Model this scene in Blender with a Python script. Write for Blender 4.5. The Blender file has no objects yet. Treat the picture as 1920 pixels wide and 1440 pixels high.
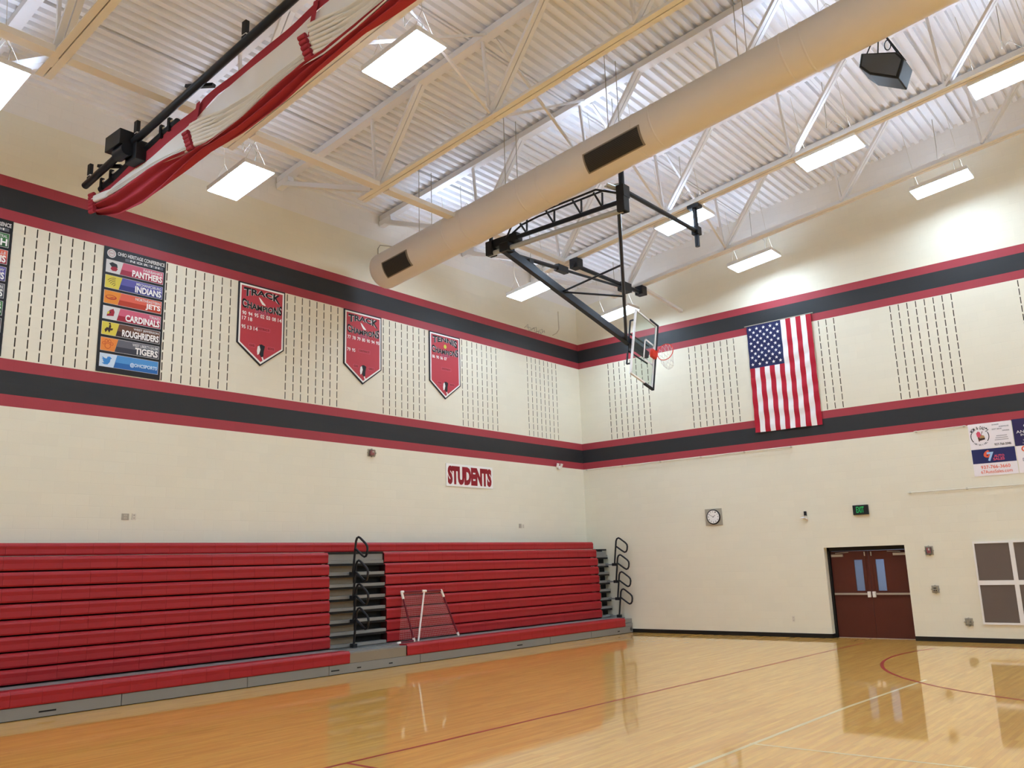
import bpy, bmesh, math, random
from mathutils import Vector, Matrix
random.seed(7)
sc = bpy.context.scene
COL = sc.collection
U = 0.2032                       # one block course
Z0 = 4.911                       # underside of the lower painted band
RX, RY = 31.8, -31.0             # room: x 0..RX, y RY..0
SL = 0.125
def zr(x, z): return z + SL * min(x, RX - x)

# ------------------------------------------------------------------ materials
def srgb(h):
    h = h.lstrip('#'); o = []
    for i in (0, 2, 4):
        v = int(h[i:i+2], 16) / 255
        o.append(v / 12.92 if v <= .04045 else ((v + .055) / 1.055) ** 2.4)
    return (*o, 1)
M = {}
def mat(name, col, rough=.55, metal=0, noise=.0, nscale=6., bump=0., bscale=60., spec=.35, emit=None, es=0, alpha=1, coat=0):
    if name in M: return M[name]
    m = bpy.data.materials.new(name); m.use_nodes = True
    nt = m.node_tree; b = nt.nodes['Principled BSDF']
    c = srgb(col) if isinstance(col, str) else col
    b.inputs['Base Color'].default_value = c
    b.inputs['Roughness'].default_value = rough
    b.inputs['Metallic'].default_value = metal
    b.inputs['Specular IOR Level'].default_value = spec
    b.inputs['Coat Weight'].default_value = coat
    if emit:
        b.inputs['Emission Color'].default_value = srgb(emit); b.inputs['Emission Strength'].default_value = es
    tc = nt.nodes.new('ShaderNodeTexCoord')
    n = nt.nodes.new('ShaderNodeTexNoise'); n.inputs['Scale'].default_value = nscale; n.inputs['Detail'].default_value = 4
    nt.links.new(tc.outputs['Object'], n.inputs['Vector'])
    mr = nt.nodes.new('ShaderNodeMapRange'); mr.inputs['To Min'].default_value = 1 - max(noise, .015); mr.inputs['To Max'].default_value = 1 + max(noise, .015)
    nt.links.new(n.outputs['Fac'], mr.inputs['Value'])
    hv = nt.nodes.new('ShaderNodeHueSaturation'); hv.inputs['Color'].default_value = c
    nt.links.new(mr.outputs['Result'], hv.inputs['Value']); nt.links.new(hv.outputs['Color'], b.inputs['Base Color'])
    if bump:
        n2 = nt.nodes.new('ShaderNodeTexNoise'); n2.inputs['Scale'].default_value = bscale
        nt.links.new(tc.outputs['Object'], n2.inputs['Vector'])
        bp = nt.nodes.new('ShaderNodeBump'); bp.inputs['Strength'].default_value = bump; bp.inputs['Distance'].default_value = .01
        nt.links.new(n2.outputs['Fac'], bp.inputs['Height']); nt.links.new(bp.outputs['Normal'], b.inputs['Normal'])
    M[name] = m
    return m

def block_mat(name, col, axis, rough=.5, bump=.25):
    """painted concrete block: faint joints, running along x (axis 0) or y (axis 1)"""
    m = bpy.data.materials.new(name); m.use_nodes = True
    nt = m.node_tree; b = nt.nodes['Principled BSDF']; c = srgb(col)
    b.inputs['Roughness'].default_value = rough; b.inputs['Specular IOR Level'].default_value = .3
    tc = nt.nodes.new('ShaderNodeTexCoord'); sp = nt.nodes.new('ShaderNodeSeparateXYZ'); cb = nt.nodes.new('ShaderNodeCombineXYZ')
    nt.links.new(tc.outputs['Object'], sp.inputs[0])
    nt.links.new(sp.outputs[axis], cb.inputs[0])
    ad = nt.nodes.new('ShaderNodeMath'); ad.operation = 'SUBTRACT'; ad.inputs[1].default_value = Z0 - 24 * U
    nt.links.new(sp.outputs[2], ad.inputs[0]); nt.links.new(ad.outputs[0], cb.inputs[1])
    br = nt.nodes.new('ShaderNodeTexBrick')
    br.inputs['Scale'].default_value = 1; br.inputs['Brick Width'].default_value = 2 * U; br.inputs['Row Height'].default_value = U
    br.inputs['Mortar Size'].default_value = .006; br.inputs['Mortar Smooth'].default_value = .6
    k = .965
    br.inputs['Color1'].default_value = c; br.inputs['Color2'].default_value = tuple(x * .975 for x in c[:3]) + (1,)
    br.inputs['Mortar'].default_value = tuple(x * k for x in c[:3]) + (1,)
    nt.links.new(cb.outputs[0], br.inputs['Vector']); nt.links.new(br.outputs['Color'], b.inputs['Base Color'])
    n2 = nt.nodes.new('ShaderNodeTexNoise'); n2.inputs['Scale'].default_value = 90
    nt.links.new(tc.outputs['Object'], n2.inputs['Vector'])
    mx = nt.nodes.new('ShaderNodeMath'); mx.operation = 'MULTIPLY_ADD'; mx.inputs[1].default_value = .4
    iv = nt.nodes.new('ShaderNodeMath'); iv.operation = 'SUBTRACT'; iv.inputs[0].default_value = 1
    nt.links.new(br.outputs['Fac'], iv.inputs[1])
    nt.links.new(n2.outputs['Fac'], mx.inputs[0]); nt.links.new(iv.outputs[0], mx.inputs[2])
    bp = nt.nodes.new('ShaderNodeBump'); bp.inputs['Strength'].default_value = bump; bp.inputs['Distance'].default_value = .004
    nt.links.new(mx.outputs[0], bp.inputs['Height']); nt.links.new(bp.outputs['Normal'], b.inputs['Normal'])
    return m

CREAM, WHITEW, REDB, BLKB = '#E9E3CE', '#ECE8E0', '#A23B43', '#2D2E2F'
wallm = {}
for ax in (0, 1):
    wallm[ax] = [block_mat('cream_block_%d' % ax, CREAM, ax), block_mat('red_block_%d' % ax, REDB, ax), block_mat('black_block_%d' % ax, BLKB, ax),
                 block_mat('white_block_%d' % ax, WHITEW, ax, bump=.5), mat('slot_shade', '#4A4030', .9)]  # slot insides coloured dark, adding to the shade of the recess

def floor_mat():
    m = bpy.data.materials.new('maple_floor'); m.use_nodes = True
    nt = m.node_tree; b = nt.nodes['Principled BSDF']
    tc = nt.nodes.new('ShaderNodeTexCoord'); sp = nt.nodes.new('ShaderNodeSeparateXYZ'); cb = nt.nodes.new('ShaderNodeCombineXYZ')
    nt.links.new(tc.outputs['Object'], sp.inputs[0])
    nt.links.new(sp.outputs[1], cb.inputs[0]); nt.links.new(sp.outputs[0], cb.inputs[1])
    br = nt.nodes.new('ShaderNodeTexBrick'); br.offset = .37; br.offset_frequency = 3
    br.inputs['Scale'].default_value = 1; br.inputs['Brick Width'].default_value = 1.1; br.inputs['Row Height'].default_value = .057
    br.inputs['Mortar Size'].default_value = .0012; br.inputs['Mortar Smooth'].default_value = .5
    br.inputs['Color1'].default_value = srgb('#F2B956'); br.inputs['Color2'].default_value = srgb('#E4A546'); br.inputs['Mortar'].default_value = srgb('#CB953C')
    nt.links.new(cb.outputs[0], br.inputs['Vector'])
    mp = nt.nodes.new('ShaderNodeMapping'); mp.inputs['Scale'].default_value = (9, .9, 1)
    nt.links.new(tc.outputs['Object'], mp.inputs['Vector'])
    n = nt.nodes.new('ShaderNodeTexNoise'); n.inputs['Scale'].default_value = 1.6; n.inputs['Detail'].default_value = 6; n.inputs['Roughness'].default_value = .65
    nt.links.new(mp.outputs[0], n.inputs['Vector'])
    mr = nt.nodes.new('ShaderNodeMapRange'); mr.inputs['From Min'].default_value = .3; mr.inputs['From Max'].default_value = .7; mr.inputs['To Min'].default_value = .84; mr.inputs['To Max'].default_value = 1.1
    nt.links.new(n.outputs['Fac'], mr.inputs['Value'])
    hv = nt.nodes.new('ShaderNodeHueSaturation'); nt.links.new(br.outputs['Color'], hv.inputs['Color']); nt.links.new(mr.outputs[0], hv.inputs['Value'])
    nt.links.new(hv.outputs[0], b.inputs['Base Color'])
    b.inputs['Roughness'].default_value = .42; b.inputs['Specular IOR Level'].default_value = .4
    b.inputs['Coat Weight'].default_value = 1.0; b.inputs['Coat Roughness'].default_value = .045; b.inputs['Coat IOR'].default_value = 1.5
    n3 = nt.nodes.new('ShaderNodeTexNoise'); n3.inputs['Scale'].default_value = 2.2
    nt.links.new(mp.outputs[0], n3.inputs['Vector'])
    bp = nt.nodes.new('ShaderNodeBump'); bp.inputs['Strength'].default_value = .03; bp.inputs['Distance'].default_value = .006
    nt.links.new(n3.outputs['Fac'], bp.inputs['Height']); nt.links.new(bp.outputs['Normal'], b.inputs['Coat Normal'])
    return m
M['floor'] = floor_mat()
def glassm(name, col, trans=.9, rough=.02):
    m = mat(name, col, rough); b = m.node_tree.nodes['Principled BSDF']
    b.inputs['Transmission Weight'].default_value = trans; b.inputs['IOR'].default_value = 1.05; b.inputs['Specular IOR Level'].default_value = .5
    return m
def netm(name, col, opac):
    """woven mesh fabric: part opaque cloth, part see-through"""
    m = mat(name, col, .9); nt = m.node_tree; b = nt.nodes['Principled BSDF']; out = nt.nodes['Material Output']
    tr = nt.nodes.new('ShaderNodeBsdfTransparent'); mx = nt.nodes.new('ShaderNodeMixShader'); mx.inputs[0].default_value = opac
    nt.links.new(tr.outputs[0], mx.inputs[1]); nt.links.new(b.outputs[0], mx.inputs[2]); nt.links.new(mx.outputs[0], out.inputs['Surface'])
    return m
mat('deck', '#EFF0F2', .5); mat('steel_white', '#EDECEC', .45); mat('chord_slot', '#6A5A48', .9)
mat('duct', '#E4DFDC', .5); mat('grille_dark', '#3B3936', .6); mat('grille_rim', '#8F8578', .5)
mat('black', '#17171A', .5); mat('blackmetal', '#23262C', .35, .3); mat('greypipe', '#B4B8B6', .35, .2)
mat('seat_red', '#9F1B22', .42, noise=.04, nscale=3, bump=.15, bscale=400); mat('seat_gap', '#3A0A0C', .9)
mat('bleach_grey', '#8A8985', .45, .2, noise=.03); mat('bleach_dark', '#1C1A18', .8); mat('riser_tan', '#8C7F6C', .7, noise=.06)
mat('white', '#EDE9E4', .5); mat('pvc_white', '#F1E7DC', .4); mat('maroon', '#6B1626', .5); mat('white_hot', '#F5F3EF', .5)
mat('banner_red', '#BA3C46', .5, noise=.02); mat('pennant_navy', '#24232B', .6)
mat('curt_red', '#A8323E', .8, noise=.06, nscale=2); mat('curt_white', '#EBE6DF', .85, noise=.03)
netm('curt_net', '#F0EEEB', .84); netm('goal_net', '#C9A9A4', .36)
mat('door_wood', '#55251A', .4, noise=.12, nscale=3); mat('door_frame', '#15120F', .6); mat('metal_light', '#B9AFA3', .35, .5)
mat('rim_orange', '#E23A1E', .4); mat('lens', '#FFFFFF', .5, emit='#CEE6FF', es=34.5); mat('uplight', '#FFFFFF', .5, emit='#C9DEFF', es=66)
mat('lamp_body', '#E8E6E2', .4); mat('exit_green', '#1E8A4A', .5, emit='#27D070', es=.3); mat('line_red', '#A3231C', .4, coat=.35); mat('line_white', '#E2CFA0', .4, coat=.5)
mat('vest', '#A9B4C8', .8); mat('flag_red', '#B0122B', .7); mat('flag_white', '#F0EDEC', .7); mat('flag_blue', '#1F2552', .7)
mat('base_black', '#141210', .5); mat('panel_grey', '#75685F', .8, noise=.03); mat('plate', '#CFC4AE', .5); mat('plate_dark', '#A9A190', .5); mat('plate_line', '#DAD2C0', .5)
for n, c in dict(c_pink='#CC5F77', c_wine='#A02C42', c_yel='#D9C84A', c_vio='#5A57A0', c_navy='#35367A', c_org='#E08A2A', c_sal='#D9614A', c_rust='#B43A22', c_lg='#D8D6D4', c_card='#9E1E33',
                 c_brn='#6A4534', c_dbrn='#3A2521', c_gr1='#62636B', c_gr2='#3A3B45', c_or2='#E88A3C', c_bl1='#4F93D0', c_bl2='#2868AE', c_tw='#3A86CE', c_pl='#CFE0F0', c_green='#3E7A44', c_dgreen='#27532E',
                 p_navy='#23275A', p_white='#F0E9EA', p_or='#E2603E', p_pink='#D9526A', p_tan='#B08A5A', p_ice='#9FC4E8', c_tennis='#C7C64A', p_purple='#2C2350', p_grey='#B5AEB0').items(): mat(n, c, .55)
glassm('glass_board', '#E8F2EE', .97); glassm('door_glass', '#B9C8DC', .8, .15); glassm('clear_cover', '#F2EFE6', .9)

# ------------------------------------------------------------------ mesh helpers
class B:
    """collects shapes into one mesh"""
    def __init__(s): s.v = []; s.f = []; s.m = []; s.mats = []; s.smooth = []
    def mi(s, m):
        m = M[m] if isinstance(m, str) else m
        if m not in s.mats: s.mats.append(m)
        return s.mats.index(m)
    def add(s, vs, fs, m, smooth=False):
        o = len(s.v); k = s.mi(m); s.v += [tuple(v) for v in vs]
        for f in fs: s.f.append([o + i for i in f]); s.m.append(k); s.smooth.append(smooth)
        return s
    def box(s, lo, hi, m, mtx=None):
        x0, y0, z0 = lo; x1, y1, z1 = hi
        vs = [(x0,y0,z0),(x1,y0,z0),(x1,y1,z0),(x0,y1,z0),(x0,y0,z1),(x1,y0,z1),(x1,y1,z1),(x0,y1,z1)]
        if mtx: vs = [mtx @ Vector(v) for v in vs]
        return s.add(vs, [(0,3,2,1),(4,5,6,7),(0,1,5,4),(1,2,6,5),(2,3,7,6),(3,0,4,7)], m)
    def beam(s, a, b, w, h, m, up=(0,0,1), off=(0,0)):
        a = Vector(a); b = Vector(b); d = (b - a).normalized(); u = Vector(up)
        if abs(d.dot(u)) > .98: u = Vector((1,0,0))
        r = d.cross(u).normalized(); u = r.cross(d)
        a = a + r * off[0] + u * off[1]; b = b + r * off[0] + u * off[1]
        vs = [p + r * sx * w / 2 + u * sy * h / 2 for p in (a, b) for sx, sy in ((-1,-1),(1,-1),(1,1),(-1,1))]
        return s.add(vs, [(3,2,1,0),(4,5,6,7),(0,1,5,4),(1,2,6,5),(2,3,7,6),(3,0,4,7)], m)
    def tube(s, pts, r, m, n=8, closed=False, cap=True):
        pts = [Vector(p) for p in pts]; N = len(pts); rings = []
        prev = None
        for i, p in enumerate(pts):
            if closed: t = pts[(i + 1) % N] - pts[i - 1]
            else: t = pts[min(i + 1, N - 1)] - pts[max(i - 1, 0)]
            t.normalize()
            if prev is None:
                u = Vector((0,0,1)) if abs(t.z) < .9 else Vector((1,0,0))
            else: u = prev
            x = t.cross(u).normalized(); u = x.cross(t).normalized(); prev = u
            rr = r[i] if isinstance(r, (list, tuple)) else r
            rings.append([p + x * rr * math.cos(2*math.pi*k/n) + u * rr * math.sin(2*math.pi*k/n) for k in range(n)])
        vs = [v for g in rings for v in g]; fs = []
        for i in range(N if closed else N - 1):
            j = (i + 1) % N
            for k in range(n): fs.append((i*n+k, i*n+(k+1)%n, j*n+(k+1)%n, j*n+k))
        s.add(vs, fs, m, True)
        if cap and not closed:
            s.add(rings[0], [tuple(range(n))[::-1]], m); s.add(rings[-1], [tuple(range(n))], m)
        return s
    def poly(s, pts, m): return s.add(pts, [tuple(range(len(pts)))], m)
    def prism(s, pts, d, m):
        """closed outline pts extruded by vector d"""
        n = len(pts); d = Vector(d); p = [Vector(q) for q in pts]; q = [a + d for a in p]
        return s.add(p + q, [tuple(range(n))[::-1], tuple(range(n, 2*n))] + [(i, (i+1) % n, n + (i+1) % n, n + i) for i in range(n)], m)
    def sphere(s, c, r, m, n=10, sc_=(1,1,1)):
        vs = []; fs = []
        for i in range(1, n):
            th = math.pi * i / n
            for k in range(2*n):
                ph = math.pi * k / n
                vs.append((c[0] + r*sc_[0]*math.sin(th)*math.cos(ph), c[1] + r*sc_[1]*math.sin(th)*math.sin(ph), c[2] + r*sc_[2]*math.cos(th)))
        for i in range(n-2):
            for k in range(2*n): fs.append((i*2*n+k, (i+1)*2*n+k, (i+1)*2*n+(k+1)%(2*n), i*2*n+(k+1)%(2*n)))
        fs.append(tuple(range(2*n))); fs.append(tuple(range((n-2)*2*n, (n-1)*2*n))[::-1])
        return s.add(vs, fs, m, True)
    def build(s, name, parent=None, bevel=0, mtx=None):
        me = bpy.data.meshes.new(name)
        vs = s.v
        org = None
        if parent is None and mtx is None and vs:
            xs, ys, zs = zip(*vs); org = Vector(((min(xs)+max(xs))/2, (min(ys)+max(ys))/2, min(zs)))
        if getattr(s, 'world', False): org = None
        if parent is not None:
            pl = parent
            while pl is not None and 'org' not in pl: pl = pl.parent
            po = Vector(pl['org']) if pl else Vector((0,0,0)); vs = [Vector(v) - po for v in vs]
        elif org is not None: vs = [Vector(v) - org for v in vs]
        me.from_pydata([tuple(v) for v in vs], [], s.f); me.update()
        for m in s.mats: me.materials.append(m)
        me.polygons.foreach_set('material_index', s.m); me.polygons.foreach_set('use_smooth', s.smooth)
        ob = bpy.data.objects.new(name, me); COL.objects.link(ob)
        if parent is not None: ob.parent = parent
        elif org is not None: ob.location = org
        if bevel:
            md = ob.modifiers.new('b', 'BEVEL'); md.width = bevel; md.segments = 2; md.limit_method = 'ANGLE'
        return ob
def tag(o, label=None, cat=None, group=None, kind=None):
    for k, v in (('label', label), ('category', cat), ('group', group), ('kind', kind)):
        if v: o[k] = v
    return o
ROOTS = []
def empty(name, loc, label, cat, group=None):
    o = bpy.data.objects.new(name, None); COL.objects.link(o); o.location = loc; o.empty_display_size = .1
    o['org'] = [float(v) for v in loc]; ROOTS.append(o)
    return tag(o, label, cat, group)
def child_label(o, t): o['label'] = t; return o

# flat graphics on a wall: frame = (origin, U dir, V dir, N dir)
class Face:
    def __init__(s, o, u, v): s.o = Vector(o); s.u = Vector(u); s.v = Vector(v); s.n = s.u.cross(s.v)
    def p(s, x, y, n=0): return s.o + s.u * x + s.v * y + s.n * n
LW = lambda y, z, x=0.: Face((x, y, z), (0,1,0), (0,0,1))      # left wall, facing +x
RW = lambda x, z, y=0.: Face((x, y, z), (1,0,0), (0,0,1))      # right wall, facing -y
_tc = {}
def text2d(t, off=0.):
    k = (t, off)
    if k not in _tc:
        cu = bpy.data.curves.new('t', 'FONT'); cu.body = t; cu.resolution_u = 3; cu.offset = off
        ob = bpy.data.objects.new('t', cu); COL.objects.link(ob)
        dg = bpy.context.evaluated_depsgraph_get(); me = bpy.data.meshes.new_from_object(ob.evaluated_get(dg))
        vs = [(v.co.x, v.co.y) for v in me.vertices]; fs = [tuple(p.vertices) for p in me.polygons]
        bpy.data.objects.remove(ob); bpy.data.curves.remove(cu); bpy.data.meshes.remove(me)
        _tc[k] = (vs, fs)
    return _tc[k]
def lett(b, fc, t, x0, y0, x1, y1, m, n=.004, off=.0, warp=None):
    """text stretched to fill the box x0..x1, y0..y1 of face fc"""
    vs, fs = text2d(t, off)
    if not vs: return
    ax, bx = min(v[0] for v in vs), max(v[0] for v in vs); ay, by = min(v[1] for v in vs), max(v[1] for v in vs)
    out = []
    for x, y in vs:
        p = (x - ax) / (bx - ax); q = (y - ay) / (by - ay)
        if warp: p, q = warp(p, q)
        out.append(fc.p(x0 + p * (x1 - x0), y0 + q * (y1 - y0), n))
    b.add(out, fs, m)
def rect(b, fc, x0, y0, x1, y1, m, n=0.): b.add([fc.p(x0,y0,n), fc.p(x1,y0,n), fc.p(x1,y1,n), fc.p(x0,y1,n)], [(0,1,2,3)], m)
def slab(b, fc, x0, y0, x1, y1, n0, n1, m):
    b.prism([fc.p(x0,y0,n0), fc.p(x1,y0,n0), fc.p(x1,y1,n0), fc.p(x0,y1,n0)], fc.n * (n1 - n0), m)
def shp(b, fc, pts, m, n=.004): b.poly([fc.p(x, y, n) for x, y in pts], m)
def disc(b, fc, x, y, r, m, n=.004, k=20, ry=None):
    shp(b, fc, [(x + r*math.cos(2*math.pi*i/k), y + (ry or r)*math.sin(2*math.pi*i/k)) for i in range(k)], m, n)
def ringf(b, fc, x, y, r0, r1, m, n=.005, k=32, a0=0, a1=360):
    vs = []; fs = []
    for i in range(k+1):
        a = math.radians(a0 + (a1-a0)*i/k)
        vs += [fc.p(x + r0*math.cos(a), y + r0*math.sin(a), n), fc.p(x + r1*math.cos(a), y + r1*math.sin(a), n)]
    for i in range(k): fs.append((2*i, 2*i+1, 2*i+3, 2*i+2))
    b.add(vs, fs, m)

# ------------------------------------------------------------------ room shell
def slot_wall(name, to3, nrm, umin, umax, groups, mats, holes=()):
    """block wall: painted bands and recessed slots. to3(u, z, d) -> world point, d = depth behind the face"""
    b = B(); b.world = True
    cr, rd, bk, wh, sd = mats
    W = .020
    cuts = {umin, umax}; slotu = set()
    for g in groups:
        for k in range(8):
            a = round(g + k*U - W/2, 4)
            if umin < a < umax - W: cuts |= {a, round(a + W, 4)}; slotu.add(a)
    for h in holes: cuts |= {h[0], h[1]}
    us = sorted(cuts)
    zs = {0., Z0, Z0+U, Z0+3*U, Z0+4*U, Z0+16*U, Z0+17*U, Z0+19*U, Z0+20*U}
    slotz = {}
    for r in range(12):
        a = Z0 + (4+r)*U + .024; zs |= {a, a + .158}; slotz[a] = 1
    for h in holes: zs |= {h[2]}
    zs = sorted(zs)
    def bandm(z):
        c = (z - Z0) / U
        if c < 0: return cr
        for lo, m in ((20, cr), (19, rd), (17, bk), (16, rd), (4, cr), (3, rd), (1, bk), (0, rd)):
            if c > lo: return m
        return cr
    for i in range(len(us)-1):
        u0, u1 = us[i], us[i+1]
        for j in range(len(zs)-1):
            z0, z1 = zs[j], zs[j+1]
            if any(u0 >= h[0]-1e-6 and u1 <= h[1]+1e-6 and z1 <= h[2]+1e-6 for h in holes): continue
            m = bandm((z0+z1)/2)
            if u0 in slotu and z0 in slotz:
                q = lambda d: [to3(u0,z0,d), to3(u1,z0,d), to3(u1,z1,d), to3(u0,z1,d)]
                A, C = q(0), q(.05)
                b.add(A + C, [(4,5,6,7),(0,1,5,4),(1,2,6,5),(2,3,7,6),(3,0,4,7)], sd)
            else:
                b.add([to3(u0,z0,0), to3(u1,z0,0), to3(u1,z1,0), to3(u0,z1,0)], [(0,1,2,3)], m)
    return b
L5 = Z0 + 20*U
gl = [-13.0802*U - 14*U*k for k in range(0, 9)]
b = slot_wall('wall_left', lambda u, z, d: (-d, u, z), 0, RY, 0., gl, wallm[1])
zc = 10.16
b.add([(0,RY,L5),(0,0,L5),(0,0,zc),(0,RY,zc)], [(0,1,2,3)], wallm[1][0]); b.add([(0,RY,zc),(0,0,zc),(0,0,11.0),(0,RY,11.0)], [(0,1,2,3)], wallm[1][3])
b.add([(-.06,RY,0),(-.06,0,0),(-.06,0,11),(-.06,RY,11)], [(0,1,2,3)], 'slot_shade')
tag(b.build('wall_left'), kind='structure')
gr = [5.5722*U + 14*U*k for k in range(0, 10)]
DX0, DX1, DZ, DD = 7.352, 9.306, 2.225, .30
b = slot_wall('wall_right', lambda u, z, d: (u, d, z), 0, 0., RX, gr, wallm[0], [(DX0, DX1, DZ)])
xm = RX/2
b.add([(0,0,L5),(RX,0,L5),(RX,0,zc),(xm,0,zr(xm,zc)),(0,0,zc)], [(0,1,2,3,4)], wallm[0][0])
b.add([(0,0,zc),(xm,0,zr(xm,zc)),(RX,0,zc),(RX,0,11.0),(xm,0,zr(xm,11.0)),(0,0,11.0)], [(0,1,2,3,4,5)], wallm[0][3])
# reveals of the door opening
b.add([(DX0,0,0),(DX0,DD,0),(DX0,DD,DZ),(DX0,0,DZ)], [(0,1,2,3)], wallm[1][0])
b.add([(DX1,0,0),(DX1,DD,0),(DX1,DD,DZ),(DX1,0,DZ)], [(3,2,1,0)], wallm[1][0])
b.add([(DX0,0,DZ),(DX0,DD,DZ),(DX1,DD,DZ),(DX1,0,DZ)], [(0,1,2,3)], wallm[0][0])
tag(b.build('wall_right'), kind='structure')
def plain_wall(name, p, q, ax, gable=False):
    b = B(); b.world = True; (x0,y0), (x1,y1) = p, q; ms = wallm[ax]
    zz = [0, Z0, Z0+U, Z0+3*U, Z0+4*U, Z0+16*U, Z0+17*U, Z0+19*U, Z0+20*U]; mm = [0,1,2,1,0,1,2,1]
    for i in range(8): b.add([(x0,y0,zz[i]),(x1,y1,zz[i]),(x1,y1,zz[i+1]),(x0,y0,zz[i+1])], [(0,1,2,3)], ms[mm[i]])
    pts = [(x0,y0,L5),(x1,y1,L5),(x1,y1,11.0)] + ([(xm,y0,zr(xm,11.0))] if gable else []) + [(x0,y0,11.0)]
    b.poly(pts, ms[0])
    tag(b.build(name), kind='structure')
plain_wall('wall_back', (0,RY), (RX,RY), 0, True)
plain_wall('wall_far', (RX,RY), (RX,0), 1)
b = B(); b.world = True
b.add([(0,RY,0),(RX,RY,0),(RX,0,0),(0,0,0)], [(0,1,2,3)], 'floor'); b.add([(DX0,0,0),(DX1,0,0),(DX1,DD+1.9,0),(DX0,DD+1.9,0)], [(0,1,2,3)], 'floor')
tag(b.build('floor'), kind='structure')
# corrugated roof deck: ribs run along y, steps along x
b = B(); b.world = True
P_ = .2032; prof = []
x = 0.
while x < RX:
    for dx, dz in ((0,0),(.092,0),(.112,.076),(.183,.076)): 
        if x + dx < RX: prof.append((x+dx, zr(x+dx, 10.845) + dz))
    x += P_
prof.append((RX, zr(RX, 10.845)))
vs = [(x, y, z) for x, z in prof for y in (RY, 0)]
b.add(vs, [(2*i, 2*i+1, 2*i+3, 2*i+2) for i in range(len(prof)-1)], 'deck')
x = 2.15
while x < RX:                                       # lapped sheet edges
    b.box((x-.02, RY, zr(x,10.83)), (x+.02, 0, zr(x,10.86)), 'deck'); x += 1.95
tag(b.build('ceiling'), kind='structure')
def trim(name, segs, m, w=.012, h=.105):
    b = B(); b.world = True
    for (x0,y0,x1,y1) in segs: b.box((min(x0,x1), min(y0,y1), 0), (max(x0,x1), max(y0,y1), h), m)
    tag(b.build(name), kind='structure')
trim('baseboard_right', [(0.02,-.012,DX0+.012,0),(DX0,-.012,DX0+.012,DD-.02),(DX1,-.012,RX,0)], 'base_black')
trim('baseboard_left', [(0,-31,.012,-.02)], 'base_black')
# painted lines on the floor
def strip(name, pts, w, m, z=.0015):
    b = B(); b.world = True; n = len(pts); L = []
    for i in range(n):
        p = Vector(pts[i]).to_2d(); t = (Vector(pts[min(i+1,n-1)]).to_2d() - Vector(pts[max(i-1,0)]).to_2d()).normalized(); q = Vector((-t.y, t.x)) * w/2
        L += [(p.x+q.x, p.y+q.y, z), (p.x-q.x, p.y-q.y, z)]
    b.add(L, [(2*i, 2*i+1, 2*i+3, 2*i+2) for i in range(n-1)], m)
    return tag(b.build(name), kind='structure')
strip('floor_marking_sideline', [(7.58,-19.5),(8.33,-2.35),(8.40,-.9)], .05, 'line_red')
strip('floor_marking_midline', [(7.76,-15.72),(13.5,-15.6)], .05, 'line_red')
arc = [(14.925 + 5.131*math.cos(math.radians(a)), -3.373 + 5.131*math.sin(math.radians(a))) for a in range(160, 271, 3)]
strip('floor_marking_arc', arc, .06, 'line_red')
strip('floor_marking_pale', [(10.9,-16.5),(11.05,-9.7),(11.24,-6.6)], .055, 'line_white', .0012)
strip('floor_marking_cross', [(10.95,-12.6),(16.5,-12.5)], .045, 'line_white', .0011)
strip('floor_marking_end', [(10.5,-1.0),(11.7,-.92)], .06, 'line_red')

# ------------------------------------------------------------------ double door
dn = empty('door_1', ((DX0+DX1)/2, DD, 0), None, None); dn['kind'] = 'structure'
fy = DD - .10
b = B()
for a, c_, z0, z1 in ((DX0, DX0+.055, 0, DZ), (DX1-.03, DX1, 0, DZ), (DX0, DX1, DZ-.10, DZ)): b.box((a, fy, z0), (c_, DD+.05, z1), 'door_frame')
b.build('door_frame', dn)
a0, a1 = DX0+.058, DX1-.033; md = (a0+a1)/2
LWd = a1 - a0
for sgn, (x0, x1) in ((1, (a0, md-.004)), (-1, (md+.004, a1))):
    hinge, lock = (x0, x1) if sgn > 0 else (x1, x0)
    y0 = DD - .02; y1 = DD + .025
    g0, g1 = sorted((lock - sgn*.36, lock - sgn*.155)); gz0, gz1 = 1.14, 1.90
    lf = B()
    for (p0, p1, q0, q1) in ((x0, g0, .012, DZ-.105), (g1, x1, .012, DZ-.105), (g0, g1, .012, gz0), (g0, g1, gz1, DZ-.105)): lf.box((p0, y0, q0), (p1, y1, q1), 'door_wood')
    leaf = lf.build('door_leaf', dn)
    g = B(); g.box((g0, DD-.004, gz0), (g1, DD+.004, gz1), 'door_glass'); child_label(g.build('door_window', leaf), 'narrow vision glass')
    g = B(); g.box((min(hinge+sgn*.02, lock-sgn*.05), y0-.055, 1.045), (max(hinge+sgn*.02, lock-sgn*.05), y0-.012, 1.09), 'metal_light'); g.build('push_bar', leaf)
    g = B(); cx = lock - sgn*.055; g.box((cx-.035, y0-.075, .985), (cx+.035, y0, 1.125), 'white'); g.build('latch_case', leaf, .006)
    g = B(); g.box((min(hinge+sgn*.03, hinge+sgn*.32), y0-.06, 1.985), (max(hinge+sgn*.03, hinge+sgn*.32), y0, 2.045), 'metal_light')
    g.beam((hinge+sgn*.14, y0-.05, 2.075), (hinge+sgn*.46, y0-.02, 2.09), .02, .012, 'metal_light'); g.build('door_closer', leaf)
    g = B(); g.box((lock-sgn*.075-.012, y0-.03, 1.99), (lock-sgn*.075+.012, y0, 2.09), 'metal_light'); g.box((lock-sgn*.075-.006, y0-.012, 1.13), (lock-sgn*.075+.006, y0, 2.0), 'door_wood'); g.build('vertical_rod', leaf)
b = B(); b.box((DX0, DD-.03, .0), (DX1, DD+.03, .011), 'metal_light'); b.build('threshold', dn)
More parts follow.
